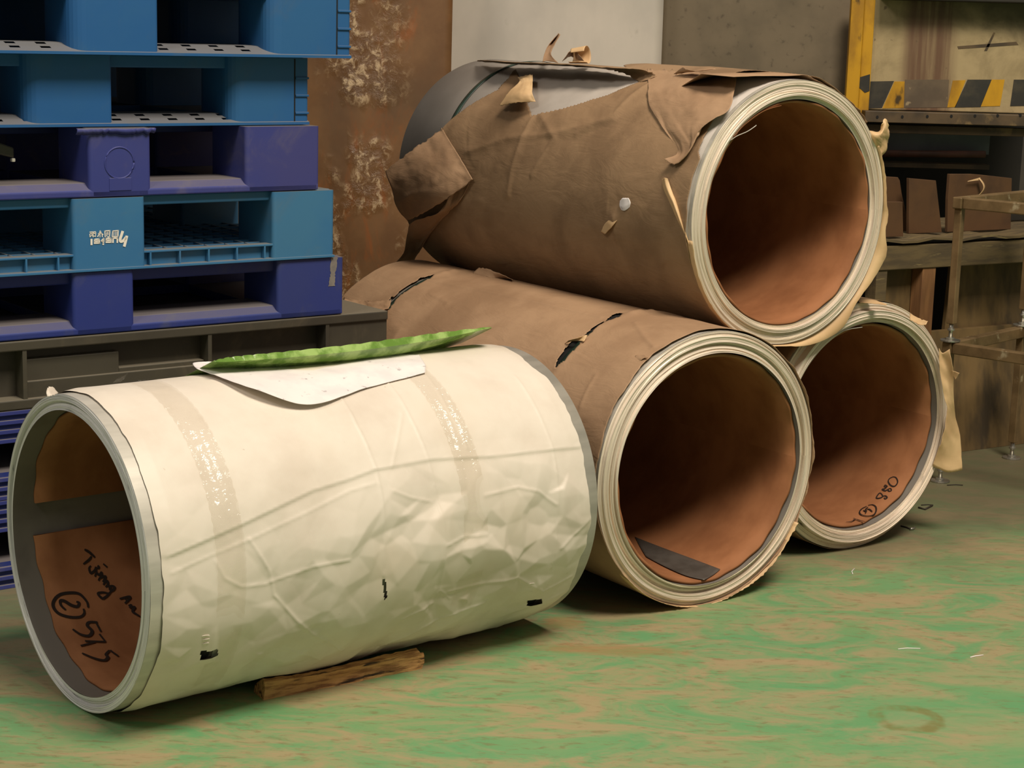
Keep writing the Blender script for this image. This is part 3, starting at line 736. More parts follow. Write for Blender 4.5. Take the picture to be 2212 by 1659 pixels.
# front draped layer over the shoulder
flap(B, [[(1398, 150, 0.012), (1470, 155, 0.014), (1540, 158, 0.016), (1592, 166, 0.016)], [(1400, 190, 0.012), (1450, 195, 0.02), (1520, 190, 0.022), (1587, 195, 0.018)], [(1402, 225, 0.010), (1450, 232, 0.018), (1515, 228, 0.024), (1576, 238, 0.016)],
         [(1425, 265, 0.006), (1460, 275, 0.012), (1500, 268, 0.02), (1545, 258, 0.02)], [(1455, 310, 0.005), (1475, 312, 0.012), (1495, 305, 0.018), (1512, 284, 0.02)], [(1462, 335, 0.006), (1474, 336, 0.010), (1486, 330, 0.016), (1496, 315, 0.016)], [(1436, 345, 0.022), (1446, 352, 0.018), (1462, 354, 0.016), (1480, 340, 0.014)]], M_KRAFT, 'paper_flap', 44, 44, 0.0030, 0.004, seed=17, label='crumpled loose layer over the front shoulder', freq=30)
flap(B, [[(1455, 160, 0.02), (1475, 158, 0.02), (1540, 148, 0.028)], [(1476, 144, 0.04), (1490, 152, 0.035), (1546, 150, 0.03)]], M_KRAFT, 'paper_curl', 14, 8, 0.002, 0.004, seed=18)
flap(B, [[(1430, 388, 0.004), (1436, 384, 0.012), (1442, 386, 0.012)], [(1434, 410, 0.004), (1440, 405, 0.014), (1450, 408, 0.008)], [(1445, 440, 0.003), (1456, 445, 0.016), (1466, 450, 0.006)], [(1465, 485, 0.003), (1472, 488, 0.012), (1478, 492, 0.004)], [(1488, 528, 0.002), (1489, 530, 0.003), (1490, 531, 0.002)]], M_KRAFT_L, 'paper_curl', 14, 30, 0.0008, 0.001, seed=19, label='pale paper curl along the front edge')
flap(B, [[(1297, 500, 0.002), (1312, 478, 0.006), (1332, 470, 0.002)], [(1306, 506, 0.012), (1322, 490, 0.014), (1336, 472, 0.004)]], M_KRAFT_L, 'paper_flap', 12, 8, 0.0008, 0.001, seed=20)
flap(B, [[(1339, 434, 0.006), (1346, 428, 0.007), (1358, 428, 0.006)], [(1338, 444, 0.006), (1348, 446, 0.008), (1362, 438, 0.006)], [(1342, 454, 0.006), (1350, 455, 0.007), (1360, 448, 0.006)]], M_PAPER, 'white_sticker', 12, 10, 0.0004, 0.001, seed=21)
# flared paper collar around the right and lower rim of B
oc = [(1502, 520), (1512, 570), (1531, 625), (1545, 655), (1572, 695), (1610, 722), (1655, 742), (1700, 748), (1745, 746), (1790, 730), (1825, 702), (1850, 655), (1885, 606), (1905, 572), (1916, 545), (1913, 500), (1919, 462), (1910, 420), (1903, 385), (1897, 345), (1893, 320)]
front = lambda px, py, y=0.0: B.loc(on_plane(px, py, B.base + B.N @ np.array([0, y, B.R]), B.N @ np.array([0, 1, 0])))
V = []; F = []
ocs = smooth_row(oc, 90)
for i, (px, py) in enumerate(ocs):
    q = front(px, py, -0.006); a = math.atan2(q[2] - B.R, q[0]); rr = max(math.hypot(q[0], q[2] - B.R), B.R + 0.004)
    jag = 0.0012 * math.sin(i * 2.3) * rnd.random()
    for k, (r, y) in enumerate(((B.R + 0.0012, 0.035), (B.R + 0.002, 0.012), (B.R + (rr - B.R) * 0.5, 0.004), (rr + jag, -0.006))):
        V.append(B.pt(a, y, r))
for i in range(len(ocs) - 1):
    for k in range(3): F.append((4 * i + k, 4 * i + k + 1, 4 * i + 5 + k, 4 * i + 4 + k))
cl = mesh_obj('paper_collar', V, F, M_KRAFT_L, B.root, True, None, 0.0008); cl['label'] = 'pale flared paper edge around the rim'
def frontflap(rows, mat, name, nu=16, nv=16, crum=0.001, label=None):
    P = [[front(px, py, y) for px, py, y in r] for r in rows]
    P = np.array([smooth_row(r, nu) for r in P]); P = np.array([smooth_row(P[:, i], nv) for i in range(nu)]).transpose(1, 0, 2)
    P[..., 1] += crum * fbm(P[..., 0] * 70, P[..., 2] * 70, 3) * 3
    idx = np.arange(nu * nv).reshape(nv, nu)
    o = mesh_obj(name, P.reshape(-1, 3), np.stack([idx[:-1, :-1], idx[:-1, 1:], idx[1:, 1:], idx[1:, :-1]], -1).reshape(-1, 4), mat, B.root, True, None, 0.0008)
    if label: o['label'] = label
    return o
frontflap([[(1902, 268, 0.0), (1912, 256, 0.0), (1920, 272, 0.0)], [(1898, 285, 0.01), (1908, 284, -0.01), (1920, 290, 0.01)], [(1872, 284, 0.02), (1894, 296, -0.012), (1918, 310, 0.01)], [(1880, 318, 0.02), (1898, 322, 0.0), (1913, 325, 0.01)], [(1892, 335, 0.02), (1900, 340, 0.005), (1905, 342, 0.01)], [(1898, 352, 0.02), (1900, 362, 0.01), (1903, 385, 0.01)]], M_KRAFT_L, 'paper_flap', 14, 30, 0.003, 'pale folded paper tip beside the rim')
# hood of paper over the top of the rim
hood = [(1585, 167), (1640, 165), (1700, 165), (1738, 163), (1752, 168), (1790, 188), (1825, 210), (1850, 232), (1866, 252), (1872, 268)]
V = []; F = []; hs = smooth_row(hood, 50)
for i, (px, py) in enumerate(hs):
    q = front(px, py, 0.015); a = math.atan2(q[2] - B.R, q[0]); rr = max(math.hypot(q[0], q[2] - B.R), B.R + 0.003)
    for r, y in ((B.R + 0.003, 0.25), (rr + 0.003, 0.12), (rr + 0.001, 0.015 + 0.004 * math.sin(i * 1.7) * rnd.random())): V.append(B.pt(a, y, r))
for i in range(len(hs) - 1):
    for k in (0, 1): F.append((3 * i + k, 3 * i + k + 1, 3 * i + 4 + k, 3 * i + 3 + k))
mesh_obj('paper_hood', V, F, M_KRAFT, B.root, True, None, 0.0008)
# loose inner winding at the upper left of B's mouth, and on D
def sliver(c, pts, rows, name, mat):
    P = np.array([smooth_row([c.loc(on_plane(px, py, c.base + c.N @ np.array([0, y, c.R]), c.N @ np.array([0, 1, 0]))) for px, py, y in r], 18) for r in rows])
    idx = np.arange(P.shape[0] * 18).reshape(P.shape[0], 18)
    return mesh_obj(name, P.reshape(-1, 3), np.stack([idx[:-1, :-1], idx[:-1, 1:], idx[1:, 1:], idx[1:, :-1]], -1).reshape(-1, 4), mat, c.root, True, None, 0.001)
sliver(B, None, [[(1577, 304, 0.0), (1592, 294, -0.002), (1615, 284, -0.002), (1634, 271, -0.004)], [(1577, 304, 0.03), (1592, 292, 0.03), (1615, 282, 0.03), (1634, 269, 0.03)]], 'loose_winding', M_STEEL)
sliver(B, None, [[(1584, 296, 0.0), (1610, 268, 0.0), (1650, 240, 0.0), (1688, 228, 0.0)], [(1584, 296, 0.04), (1612, 262, 0.04), (1650, 234, 0.04), (1688, 226, 0.04)]], 'loose_core_edge', M_CORE)
sliver(D, None, [[(1733, 805, 0.0), (1770, 750, 0.0), (1820, 716, 0.0), (1863, 707, -0.002)], [(1733, 800, 0.03), (1770, 746, 0.03), (1820, 714, 0.03), (1863, 705, 0.03)]], 'loose_winding', M_STEEL)

# ------------------------------------------------------------------ paper and green plate lying on the white coil
psheet = flap(A, [[(440, 781, 0.012), (560, 786, 0.010), (700, 776, 0.010), (830, 766, 0.010), (905, 766, 0.010)], [(417, 785, 0.022), (540, 800, 0.012), (690, 806, 0.010), (840, 785, 0.010), (917, 787, 0.012)],
                  [(424, 796, 0.020), (545, 826, 0.020), (680, 842, 0.012), (820, 815, 0.010), (919, 793, 0.010)], [(440, 802, 0.016), (545, 838, 0.028), (668, 874, 0.020), (790, 838, 0.012), (919, 805, 0.010)]], M_PAPER, 'paper_sheet', 60, 30, 0.0012, 0.0, 0.0006, 31, freq=24)
psheet.parent = None
psheet.matrix_world = Matrix.Translation(tuple(A.base)) @ A.mat.to_4x4()
tag(psheet, 'crumpled white printed paper sheet draped on top of the white coil', 'paper')
# green plate: edge faces the viewer, the plate slopes down behind over the coil
def axis_plane(px, py, shift): return A.loc(on_plane(px, py, A.base + A.N @ np.array([shift, 0, 0]), A.N @ np.array([1, 0, 0])))
up_e = smooth_row([(462, 778), (500, 770), (560, 764), (650, 755), (760, 743), (860, 730), (960, 716), (1062, 705)], 90)
mid_e = smooth_row([(464, 782), (505, 781), (560, 777), (650, 770), (760, 759), (860, 746), (960, 730), (1062, 708)], 90)
lo_e = smooth_row([(470, 785), (510, 786), (560, 786), (650, 783), (760, 776), (860, 764), (935, 748), (1062, 710)], 90)
V = []; F = []
for i in range(90):
    chip = 1.6 * abs(math.sin(i * 0.62)) ** 6 + rnd.uniform(0, 0.8)
    a = axis_plane(up_e[i][0], up_e[i][1] + chip, 0.022); b = axis_plane(mid_e[i][0], mid_e[i][1], 0.030); c_ = axis_plane(lo_e[i][0], lo_e[i][1], 0.010)
    bk = a + np.array([-0.12, 0.0, -0.052]); bk2 = c_ + np.array([-0.10, 0, -0.045])
    V += [a, b, c_, bk2, bk]
for i in range(89):
    for k in range(5):
        k2 = (k + 1) % 5; F.append((5 * i + k, 5 * i + k2, 5 * i + 5 + k2, 5 * i + 5 + k))
F.append((0, 1, 2, 3, 4)); F.append(tuple(89 * 5 + k for k in (4, 3, 2, 1, 0)))
gp = mesh_obj('green_plate', V, F, M_GREEN)
gp.matrix_world = Matrix.Translation(tuple(A.base)) @ A.mat.to_4x4()
tag(gp, 'long green translucent plate with a chipped bright edge on the white coil', 'plate')

# wooden batten wedged under the white coil
b0 = on_z(572, 1512, 0); b1 = on_z(917, 1446, 0)
dv = (b1 - b0); Lb = np.linalg.norm(dv[:2]); ang = math.atan2(dv[1], dv[0])
bt = empty('wooden_batten', tuple(b0), (0, 0, ang)); tag(bt, 'rough split wooden batten chocked under the white coil', 'wood')
V = []; F = []; nx = 60
sec = [(0.0, 0.0), (0.003, 0.018), (0.0, 0.034), (0.014, 0.037), (0.046, 0.017), (0.048, 0.0)]
for i in range(nx + 1):
    t = i / nx; x = Lb * t; e = 1.0 if t < 0.97 else 0.75
    for k, (y, z) in enumerate(sec):
        V.append((x + (0.006 * fbm(np.array([k * 2.0]), np.array([1.0]), 2)[0] if i in (0, nx) else 0), y * e + 0.003 * fbm(np.array([t * 14.0 + k]), np.array([k * 3.3]), 3)[0] + (0.004 if (t > 0.6 and k == 0) else 0), max(0.0, z * e * (1 - 0.12 * math.sin(t * 5)) + 0.0025 * fbm(np.array([t * 20.0]), np.array([k * 1.3 + 9]), 3)[0]) if z > 0 else 0.0))
m6 = len(sec)
for i in range(nx):
    for k in range(m6):
        k2 = (k + 1) % m6; F.append((i * m6 + k, i * m6 + k2, (i + 1) * m6 + k2, (i + 1) * m6 + k))
F.append(tuple(range(m6))[::-1]); F.append(tuple(nx * m6 + k for k in range(m6)))
mesh_obj('split_timber', V, F, M_WOOD, bt)

# ------------------------------------------------------------------ pallet stack
F0 = on_z(0, 1275, 0); SA = math.radians(37)
EX = np.array([math.cos(SA), math.sin(SA), 0]); EY = np.array([-math.sin(SA), math.cos(SA), 0])
def pf(px, py, off=0.0):
    q = on_plane(px, py, F0 + EY * off, -EY); return float((q - F0) @ EX), float(q[2])
def plastic(name, c, d, dust):
    t = NT(name); v = t.vec('Object')
    n = t.noise(v, 3.5, 6); n2 = t.noise(v, 11, 6, 0.65, 0.6)
    col = t.mix(t.ramp(n, 0.38, 0.68), lin(c), lin(d))
    col = t.mix(t.ramp(n2, 0.52, 0.78, 0, 0.55), col, lin(dust))
    g = t.n.new('ShaderNodeNewGeometry'); nz = t.xyz(g.outputs['Normal'])[2]
    col = t.mix(t.ramp(nz, 0.7, 0.98, 0, 0.75), col, lin((128, 120, 104)))      # settled dust on upward faces
    t.bump(t.noise(v, 40, 4), 0.15, 0.001)
    return t.out(col, 0.5, 0.0, 0.4)
M_BLUE = plastic('blue_plastic', (34, 88, 144), (42, 94, 142), (64, 94, 126))
M_BLUE2 = plastic('faded_blue_plastic', (50, 108, 154), (62, 116, 152), (86, 112, 132))
M_INDIGO = plastic('indigo_plastic', (54, 62, 128), (64, 66, 122), (96, 92, 116))
M_INDIGO2 = plastic('deep_indigo_plastic', (40, 54, 124), (48, 60, 118), (78, 82, 106))
M_GREYP = plastic('dusty_grey_plastic', (74, 70, 58), (60, 56, 48), (96, 88, 70))
M_WHITE = M('white_print', (238, 232, 218), rough=0.5)
M_SMEAR = M('grey_smear', (130, 124, 116), (110, 106, 104), 30, rough=0.7)

def rounded(x0, x1, y0, y1, rl, rr, n=6):
    pts = []
    for cx, cy, a0, r in ((x0 + rl, y0 + rl, 180, rl), (x1 - rr, y0 + rr, 270, rr), (x1 - rr, y1 - rr, 0, rr), (x0 + rl, y1 - rl, 90, rl)):
        for i in range(n + 1):
            a = math.radians(a0 + 90 * i / n); pts.append((cx + r * math.cos(a), cy + r * math.sin(a)))
    return pts

def pallet(label, zb, zt, right, mid, mat, style, off=0.0, depth=1.1, rec=0.0):
    """right=(x0,x1) and mid=(x0,x1) are the ranges of the front blocks along the stack front"""
    cx = (mid[0] + mid[1]) / 2; left = (2 * cx - right[1], 2 * cx - right[0]); xl, xr = left[0], right[1]
    o = F0 + EX * cx + EY * off
    root = empty('plastic_pallet', (o[0], o[1], zb), (0, 0, SA)); tag(root, label, 'pallet', 'plastic pallets in the stack on the left')
    h = zt - zb; S = lambda x: x - cx
    rl = 0.035 if style == 'ramp' else 0.010
    td = 0.028 if style != 'open' else 0.022
    # top deck
    tp = MB(); tp.box(S(xl), S(xr), rec, depth, h - td, h)
    tp.build('top_deck', mat, root, bevel=0.003)
    ys = [(0.0, 0.17), (depth / 2 - 0.085, depth / 2 + 0.085), (depth - 0.17, depth)]
    for r_i, (y0, y1) in enumerate(ys):
        for x0, x1 in (left, mid, right):
            b = MB(); b.prism(rounded(S(x0), S(x1), y0 + (0.004 if style == 'ramp' else -0.004 if style == 'open' and r_i == 0 else 0), y1, rl, 0.008), 'z', 0.003, h - 0.0015)
            b.build('block', mat, root, smooth=False)
    # bottom runners front to back
    for x0, x1 in (left, mid, right):
        b = MB(); b.box(S(x0) + 0.004, S(x1) - 0.004, 0.16, depth - 0.16, 0.0, 0.022); b.build('runner', mat, root, bevel=0.002)
    bb = MB(); bb.box(S(xl), S(xr), depth - 0.15, depth, 0.0, 0.022); bb.build('rear_board', mat, root, bevel=0.002)
    mb = MB(); mb.box(S(xl), S(xr), depth / 2 - 0.07, depth / 2 + 0.07, 0.0, 0.022)
    mb.build('centre_board', mat, root, bevel=0.002)
    if style == 'ramp':
        # sloping front board with slots
        V = []; F = []; n = int((xr - xl) / 0.0075); rowsz = [(0.0, 0.0), (0.0, 0.006), (0.016, 0.012), (0.026, 0.0155), (0.042, 0.020), (0.054, 0.0235), (0.085, 0.025), (0.097, 0.025), (0.15, 0.025), (0.15, 0.0), (0.0, 0.0)]
        for i in range(n + 1):
            x = S(xl) + (xr - xl) * i / n
            for (y, z) in rowsz: V.append((x, y, z))
        k = len(rowsz)
        for i in range(n):
            for j in range(k - 1):
                if (j in (2, 4) and i % 9 in (3, 4, 5)) or (j == 6 and i % 9 in (1, 2, 3)): continue
                F.append((i * k + j, (i + 1) * k + j, (i + 1) * k + j + 1, i * k + j + 1))
        mesh_obj('front_board', V, F, mat, root)
        # ladder strip on the outer corner block
        sx1 = S(xr); sx0 = sx1 - 0.036
        g = MB(); g.box(sx0 - 0.0035, sx0, 0.0035, 0.02, 0.008, h - 0.004); g.build('corner_groove', M_BLACK, root)
        for q in range(3):
            z = 0.024 + q * (h - 0.05) / 2.6
            r = MB(); r.box(sx0, sx1 - 0.001, 0.0005, 0.012, z, z + 0.005); r.build('rib', mat, root, bevel=0.001)
    elif style == 'lip':
        b = MB(); b.prism([(0.0, 0.0), (0.0, 0.014), (0.024, 0.030), (0.15, 0.030), (0.15, 0.0)], 'x', S(xl) + 0.002, S(xr) - 0.002)
        b.build('front_board', mat, root, bevel=0.003)
    elif style == 'open':
        for z0, z1, y0, nm in ((0.0, 0.006, -0.007, 'bottom_flange'), (0.034, 0.039, 0.0, 'upper_flange')):
            b = MB(); b.box(S(xl), S(xr), y0, 0.03, z0, z1); b.build(nm, mat, root, bevel=0.001)
        b = MB(); b.box(S(xl) + 0.003, S(xr) - 0.003, 0.014, 0.019, 0.004, 0.036); b.build('web', mat, root)
        x = xl + 0.02
        while x < xr:
            r = MB(); r.box(S(x), S(x) + 0.004, 0.0, 0.016, 0.005, 0.036); r.build('rib', mat, root); x += 0.072
        g = MB(); x = xl
        while x < xr:
            g.box(S(x), S(x) + 0.004, 0.02, depth - 0.02, 0.030, 0.0375); x += 0.052
        y = 0.06
        while y < depth:
            g.box(S(xl), S(xr), y, y + 0.004, 0.030, 0.0375); y += 0.052
        go = g.build('grid', mat, root); go['kind'] = 'stuff'
    return root, S

ZL = [0.395, 0.547, 0.686, 0.847, 0.998, 1.153]
def rng(px0, px1, py): return (pf(px0, py)[0], pf(px1, py)[0])
P5, S5 = pallet('deep indigo plastic pallet with a grey smear, below the huatai pallet', 0.548, 0.6865, rng(600, 742, 615), rng(158, 290, 655), M_INDIGO2, 'lip', rec=0.02)
P4, S4 = pallet('faded blue plastic pallet printed huatai upside down', 0.687, 0.8475, rng(588, 720, 490), rng(156, 312, 505), M_BLUE2, 'open', rec=0.016)
P3, S3 = pallet('scuffed purple indigo plastic pallet above the huatai pallet', 0.848, 0.9975, rng(531, 690, 340), rng(192, 326, 350), M_INDIGO, 'lip', rec=0.25)
P2, S2 = pallet('bright blue plastic pallet, second from the top of the stack', 0.998, 1.1525, rng(512, 683, 200), rng(66, 257, 200), M_BLUE, 'ramp', 0.03, rec=0.03)
P1, S1 = pallet('bright blue plastic pallet at the top of the stack', 1.153, 1.308, rng(572, 750, 60), rng(146, 335, 60), M_BLUE, 'ramp', -0.02, rec=0.02)
# ragged burr along the top of the mid block of the purple pallet
cx3 = (rng(192, 326, 350)[0] + rng(192, 326, 350)[1]) / 2
a0, a1 = pf(163, 290)[0] - cx3, pf(333, 290)[0] - cx3
V = []; F = []
for i in range(41):
    x = a0 + (a1 - a0) * i / 40; j = 0.003 * fbm(np.array([i * 0.7]), np.array([2.0]), 3)[0]
    V += [(x, -0.004, 0.1485), (x, -0.010 + j, 0.147 + j), (x, -0.007, 0.140 + 2 * j), (x, 0.0, 0.136 + 2 * j)]
for i in range(40):
    for k in range(3): F.append((4 * i + k, 4 * i + 4 + k, 4 * i + 5 + k, 4 * i + 1 + k))
mesh_obj('burr', V, F, M_INDIGO, P3, True, None, 0.001)
# embossed round mark and plate on that block
cr = pf(258, 352); r = MB(); pts = []
for i in range(33):
    a = 2 * math.pi * i / 32; pts.append((cr[0] - cx3 + 0.034 * math.cos(a), 0.0005, cr[1] - 0.848 + 0.034 * math.sin(a)))
r.tube(pts, 0.0022, 6); r.build('embossed_ring', M_INDIGO, P3, True)
sq = pf(260, 398); r = MB(); r.box(sq[0] - cx3 - 0.026, sq[0] - cx3 + 0.026, -0.0015, 0.01, sq[1] - 0.848 - 0.014, sq[1] - 0.848 + 0.014); r.build('embossed_plate', M_INDIGO, P3, bevel=0.001)
# broken stick of plastic poking out of the purple pallet
s0 = pf(-40, 305); s1 = pf(66, 338)
st = empty('plastic_bar', tuple(F0 + EX * s1[0] + EY * 0.1 + np.array([0, 0, s1[1]])), (0, 0, SA)); tag(st, 'broken dark plastic bar lying inside the purple pallet opening', 'plastic bar')
b = MB(); dx = s0[0] - s1[0]; dz = s0[1] - s1[1]
b.hexa([(dx, -0.01, dz - 0.016), (0, -0.01, -0.010), (0, 0.02, -0.010), (dx, 0.02, dz - 0.016), (dx, -0.01, dz + 0.016), (0, -0.01, 0.012), (0, 0.02, 0.012), (dx, 0.02, dz + 0.016)])
b.build('bar', M_GREYP, st, bevel=0.003)
b = MB(); b.box(-0.006, 0.002, -0.012, 0.0, -0.018, -0.010); b.build('pale_tip', M_WHITE, st, bevel=0.002)
# smear on P5
cx5 = sum(rng(158, 290, 655)) / 2; V = []; F = []
q0 = pf(722, 556); q1 = pf(716, 618)
for i in range(21):
    t = i / 20; z = q0[1] + (q1[1] - q0[1]) * t - 0.548; w = 0.010 * (0.8 + 0.5 * fbm(np.array([i * 0.9]), np.array([4.0]), 3)[0]); x = q0[0] + (q1[0] - q0[0]) * t - cx5
    V += [(x - w, -0.0008, z), (x + w, -0.0008, z)]
for i in range(20): F.append((2 * i, 2 * i + 1, 2 * i + 3, 2 * i + 2))
mesh_obj('smear', V, F, M_SMEAR, P5)
# upside-down print on the huatai pallet
cx4 = sum(rng(156, 312, 505)) / 2
ZL4 = lambda x, y: (150 + x / 11.85, 420 + y / 11.85)
def strokes_on_front(parent, cx, zb, strokes, name, mat):
    V = []; F = []
    for pts, w in strokes:
        P = []
        for x, y in pts:
            q = pf(*ZL4(x, y)); P.append(np.array([q[0] - cx, -0.0052, q[1] - zb]))
        if w > 70: P = list(smooth_row(P, len(P) * 4))
        elif len(P) > 2:
            for a_, b_ in zip(P[:-1], P[1:]):
                t = (b_ - a_) / (np.linalg.norm(b_ - a_) + 1e-9); d = np.array([t[2], 0, -t[0]]); ww = w / 11.85 / 1000 * 1.02; n0 = len(V)
                V += [a_ - d * ww / 2 - t * ww * 0.45, a_ + d * ww / 2 - t * ww * 0.45, b_ + d * ww / 2 + t * ww * 0.45, b_ - d * ww / 2 + t * ww * 0.45]; F.append((n0, n0 + 1, n0 + 2, n0 + 3))
            continue
        n0 = len(V); K = len(P); w = w / 11.85 / 1000 * 1.02
        for i, p in enumerate(P):
            t = P[min(i + 1, K - 1)] - P[max(i - 1, 0)]; t /= np.linalg.norm(t) + 1e-9; d = np.array([t[2], 0, -t[0]])
            V += [p - d * w / 2, p + d * w / 2]
        for i in range(K - 1): F.append((n0 + 2 * i, n0 + 2 * i + 1, n0 + 2 * i + 3, n0 + 2 * i + 2))
    o = mesh_obj(name, V, F, mat, parent); return o
LG = [([(1340, 930), (1300, 1050), (1275, 1130), (1280, 1190), (1330, 1190), (1380, 1150), (1420, 1090)], 75), ([(1445, 1050), (1410, 1200), (1375, 1330)], 75),
      ([(1090, 1215), (1090, 1110), (1200, 1110), (1200, 1215)], 42),
      ([(915, 1215), (1040, 1215), (1030, 1115), (920, 1120), (915, 1170), (1020, 1165)], 38),
      ([(800, 1180), (850, 1130), (840, 1240), (840, 1265)], 46), ([(785, 1190), (870, 1185)], 34),
      ([(615, 1240), (745, 1235), (730, 1135), (620, 1145), (615, 1195), (720, 1185)], 38),
      ([(540, 1130), (540, 1290)], 55),
      ([(1065, 1070), (1080, 930), (1225, 915), (1220, 1070), (1065, 1070)], 24), ([(1115, 950), (1110, 1050)], 20), ([(1160, 945), (1160, 1050)], 20), ([(1195, 940), (1195, 1050)], 16),
      ([(890, 1075), (880, 930), (1010, 920), (1000, 1075), (960, 1080)], 28), ([(930, 960), (930, 1070)], 22), ([(960, 950), (965, 1030)], 18),
      ([(700, 1070), (740, 1000), (760, 930), (790, 990), (830, 1020)], 28), ([(760, 960), (755, 1090)], 20), ([(810, 1010), (815, 1085)], 26), ([(705, 1000), (740, 990)], 18),
      ([(490, 960), (650, 950)], 24), ([(500, 1000), (650, 990)], 22), ([(500, 1080), (560, 1020), (600, 960)], 22), ([(575, 940), (580, 1090)], 24), ([(530, 1040), (640, 1070)], 22), ([(650, 960), (640, 1080)], 20), ([(495, 1000), (500, 1080)], 20)]
lo = strokes_on_front(P4, cx4, 0.687, LG, 'printed_logo', M_WHITE); lo['label'] = 'white huatai print, upside down'

# dark grey pallet (wide, ribbed front)
x0, x1 = -0.45, pf(838, 720)[0]
o = F0 + EX * 0.3; root = empty('ribbed_pallet', (o[0], o[1], 0.396), (0, 0, SA)); tag(root, 'wide dusty dark grey pallet with upright ribs under the blue pallets', 'pallet', 'plastic pallets in the stack on the left')
S = lambda x: x - 0.3
b = MB(); b.box(S(x0), S(x1), 0.0, 0.9, 0.128, 0.150); b.build('top_deck', M_GREYP, root, bevel=0.003)
b = MB(); b.box(S(x0), S(x1), 0.0, 0.9, 0.0, 0.022); b.build('bottom_deck', M_GREYP, root, bevel=0.003)
b = MB(); b.box(S(x0) + 0.005, S(x1) - 0.005, 0.045, 0.055, 0.02, 0.13); b.build('inner_web', M_GREYP, root)
for px in (55, 455, 708):
    x = pf(px, 800)[0]; r = MB(); r.box(S(x) - 0.005, S(x) + 0.005, 0.002, 0.05, 0.02, 0.13); r.build('rib', M_GREYP, root, bevel=0.001)
for pa, pb, z0, z1, y in ((62, 265, 0.02, 0.105, 0.02), (265, 450, 0.02, 0.068, 0.02), (62, 450, 0.02, 0.058, 0.012), (712, 838, 0.02, 0.13, 0.006)):
    r = MB(); r.box(S(pf(pa, 790)[0]), S(pf(pb, 760)[0]), y, 0.046, z0, z1); r.build('panel', M_GREYP, root, bevel=0.002)
# striped indigo pallets under it
for q, (zb, zt, lab) in enumerate(((0.200, 0.395, 'indigo pallet with horizontal ribs right under the dark grey pallet'), (0.0, 0.199, 'lowest indigo pallet on the floor, mostly hidden by the white coil'))):
    o = F0 + EX * 0.25; root = empty('plastic_pallet', (o[0], o[1], zb), (0, 0, SA)); tag(root, lab, 'pallet', 'plastic pallets in the stack on the left')
    hh = zt - zb
    for z0, z1 in ((hh - 0.07, hh), (0.0, 0.06)):
        b = MB(); b.box(-0.6, 0.55, 0.008, 1.0, z0, z1); b.build('deck', M_INDIGO2, root)
        z = z0
        while z < z1 - 0.008:
            r = MB(); r.box(-0.6, 0.55, 0.0, 0.01, z, z + 0.009); r.build('rib', M_INDIGO, root, bevel=0.001); z += 0.0203
    for xx in (-0.55, -0.08, 0.38):
        for yy in (0.02, 0.42, 0.83):
            b = MB(); b.box(xx, xx + 0.15, yy, yy + 0.15, 0.06, hh - 0.07); b.build('block', M_INDIGO2, root, bevel=0.004)

# ------------------------------------------------------------------ sheets standing behind the coils
def rust_material():
    t = NT('rusty_film_wrapped_plate'); v = t.vec('Object')
    n = t.noise(v, 5, 7, 0.6); n2 = t.noise(t.vec('Object', (3, 1, 1)), 4, 6, 0.65, 0.5)
    col = t.mix(t.ramp(n, 0.35, 0.65), lin((122, 88, 54)), lin((104, 72, 42)))
    col = t.mix(t.ramp(n2, 0.52, 0.72, 0, 0.8), col, lin((142, 80, 34)))
    n3 = t.noise(v, 2.6, 5); col = t.mix(t.ramp(n3, 0.5, 0.7, 0, 0.5), col, lin((86, 68, 48)))
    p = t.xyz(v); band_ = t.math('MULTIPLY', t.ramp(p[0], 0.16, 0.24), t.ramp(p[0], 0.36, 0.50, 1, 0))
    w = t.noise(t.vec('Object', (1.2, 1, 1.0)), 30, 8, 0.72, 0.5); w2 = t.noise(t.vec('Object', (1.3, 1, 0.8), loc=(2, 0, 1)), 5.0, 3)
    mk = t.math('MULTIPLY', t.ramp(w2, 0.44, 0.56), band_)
    film_glare = t.math('MULTIPLY', mk, t.ramp(w, 0.50, 0.64))
    col = t.mix(t.math('MULTIPLY', film_glare, 0.75), col, lin((214, 186, 146)))  # cream glare of the film painted into the plate colour
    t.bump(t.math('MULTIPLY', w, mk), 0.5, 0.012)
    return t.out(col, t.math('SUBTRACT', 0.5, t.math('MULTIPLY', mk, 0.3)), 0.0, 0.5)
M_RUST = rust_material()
M_WSHEET = M('pale_zinc_sheet', (206, 196, 182), (188, 180, 168), 3, rough=0.5, metal=0.2, c3=(140, 134, 120), scale3=9, lo3=0.62, hi3=0.76, stretch=(1, 1, 0.6))
M_BPLATE = M('brown_plate', (112, 98, 76), (98, 86, 66), 5, rough=0.6, metal=0.0, c3=(84, 72, 54), scale3=40, lo3=0.6, hi3=0.75, bump=0.1)
def standing(name, label, cat, pxl, pxr, Y, ang, ztop, lean, mat, curve=0.0, zb=0.0, th=0.004):
    a = on_y(pxl, 60, Y); d = np.array([math.cos(ang), math.sin(ang), 0])
    b_ = on_plane(pxr, 60, a, (math.sin(ang), -math.cos(ang), 0)); Ls = np.linalg.norm(b_ - a)
    root = empty(name, (a[0], a[1], zb), (0, 0, ang)); tag(root, label, cat)
    n = 24; V = []; F = []
    for j in range(n + 1):
        z = (ztop - zb) * j / n
        for i in range(n + 1):
            x = Ls * i / n; y = lean * z / ztop + curve * math.sin(math.pi * i / n) * -1 + 0.004 * fbm(np.array([x * 6.0]), np.array([z * 4.0]), 3)[0]
            V.append((x, y, z))
    for j in range(n):
        for i in range(n): F.append((j * (n + 1) + i, j * (n + 1) + i + 1, (j + 1) * (n + 1) + i + 1, (j + 1) * (n + 1) + i))
    mesh_obj('sheet', V, F, mat, root, True, None, th); return root
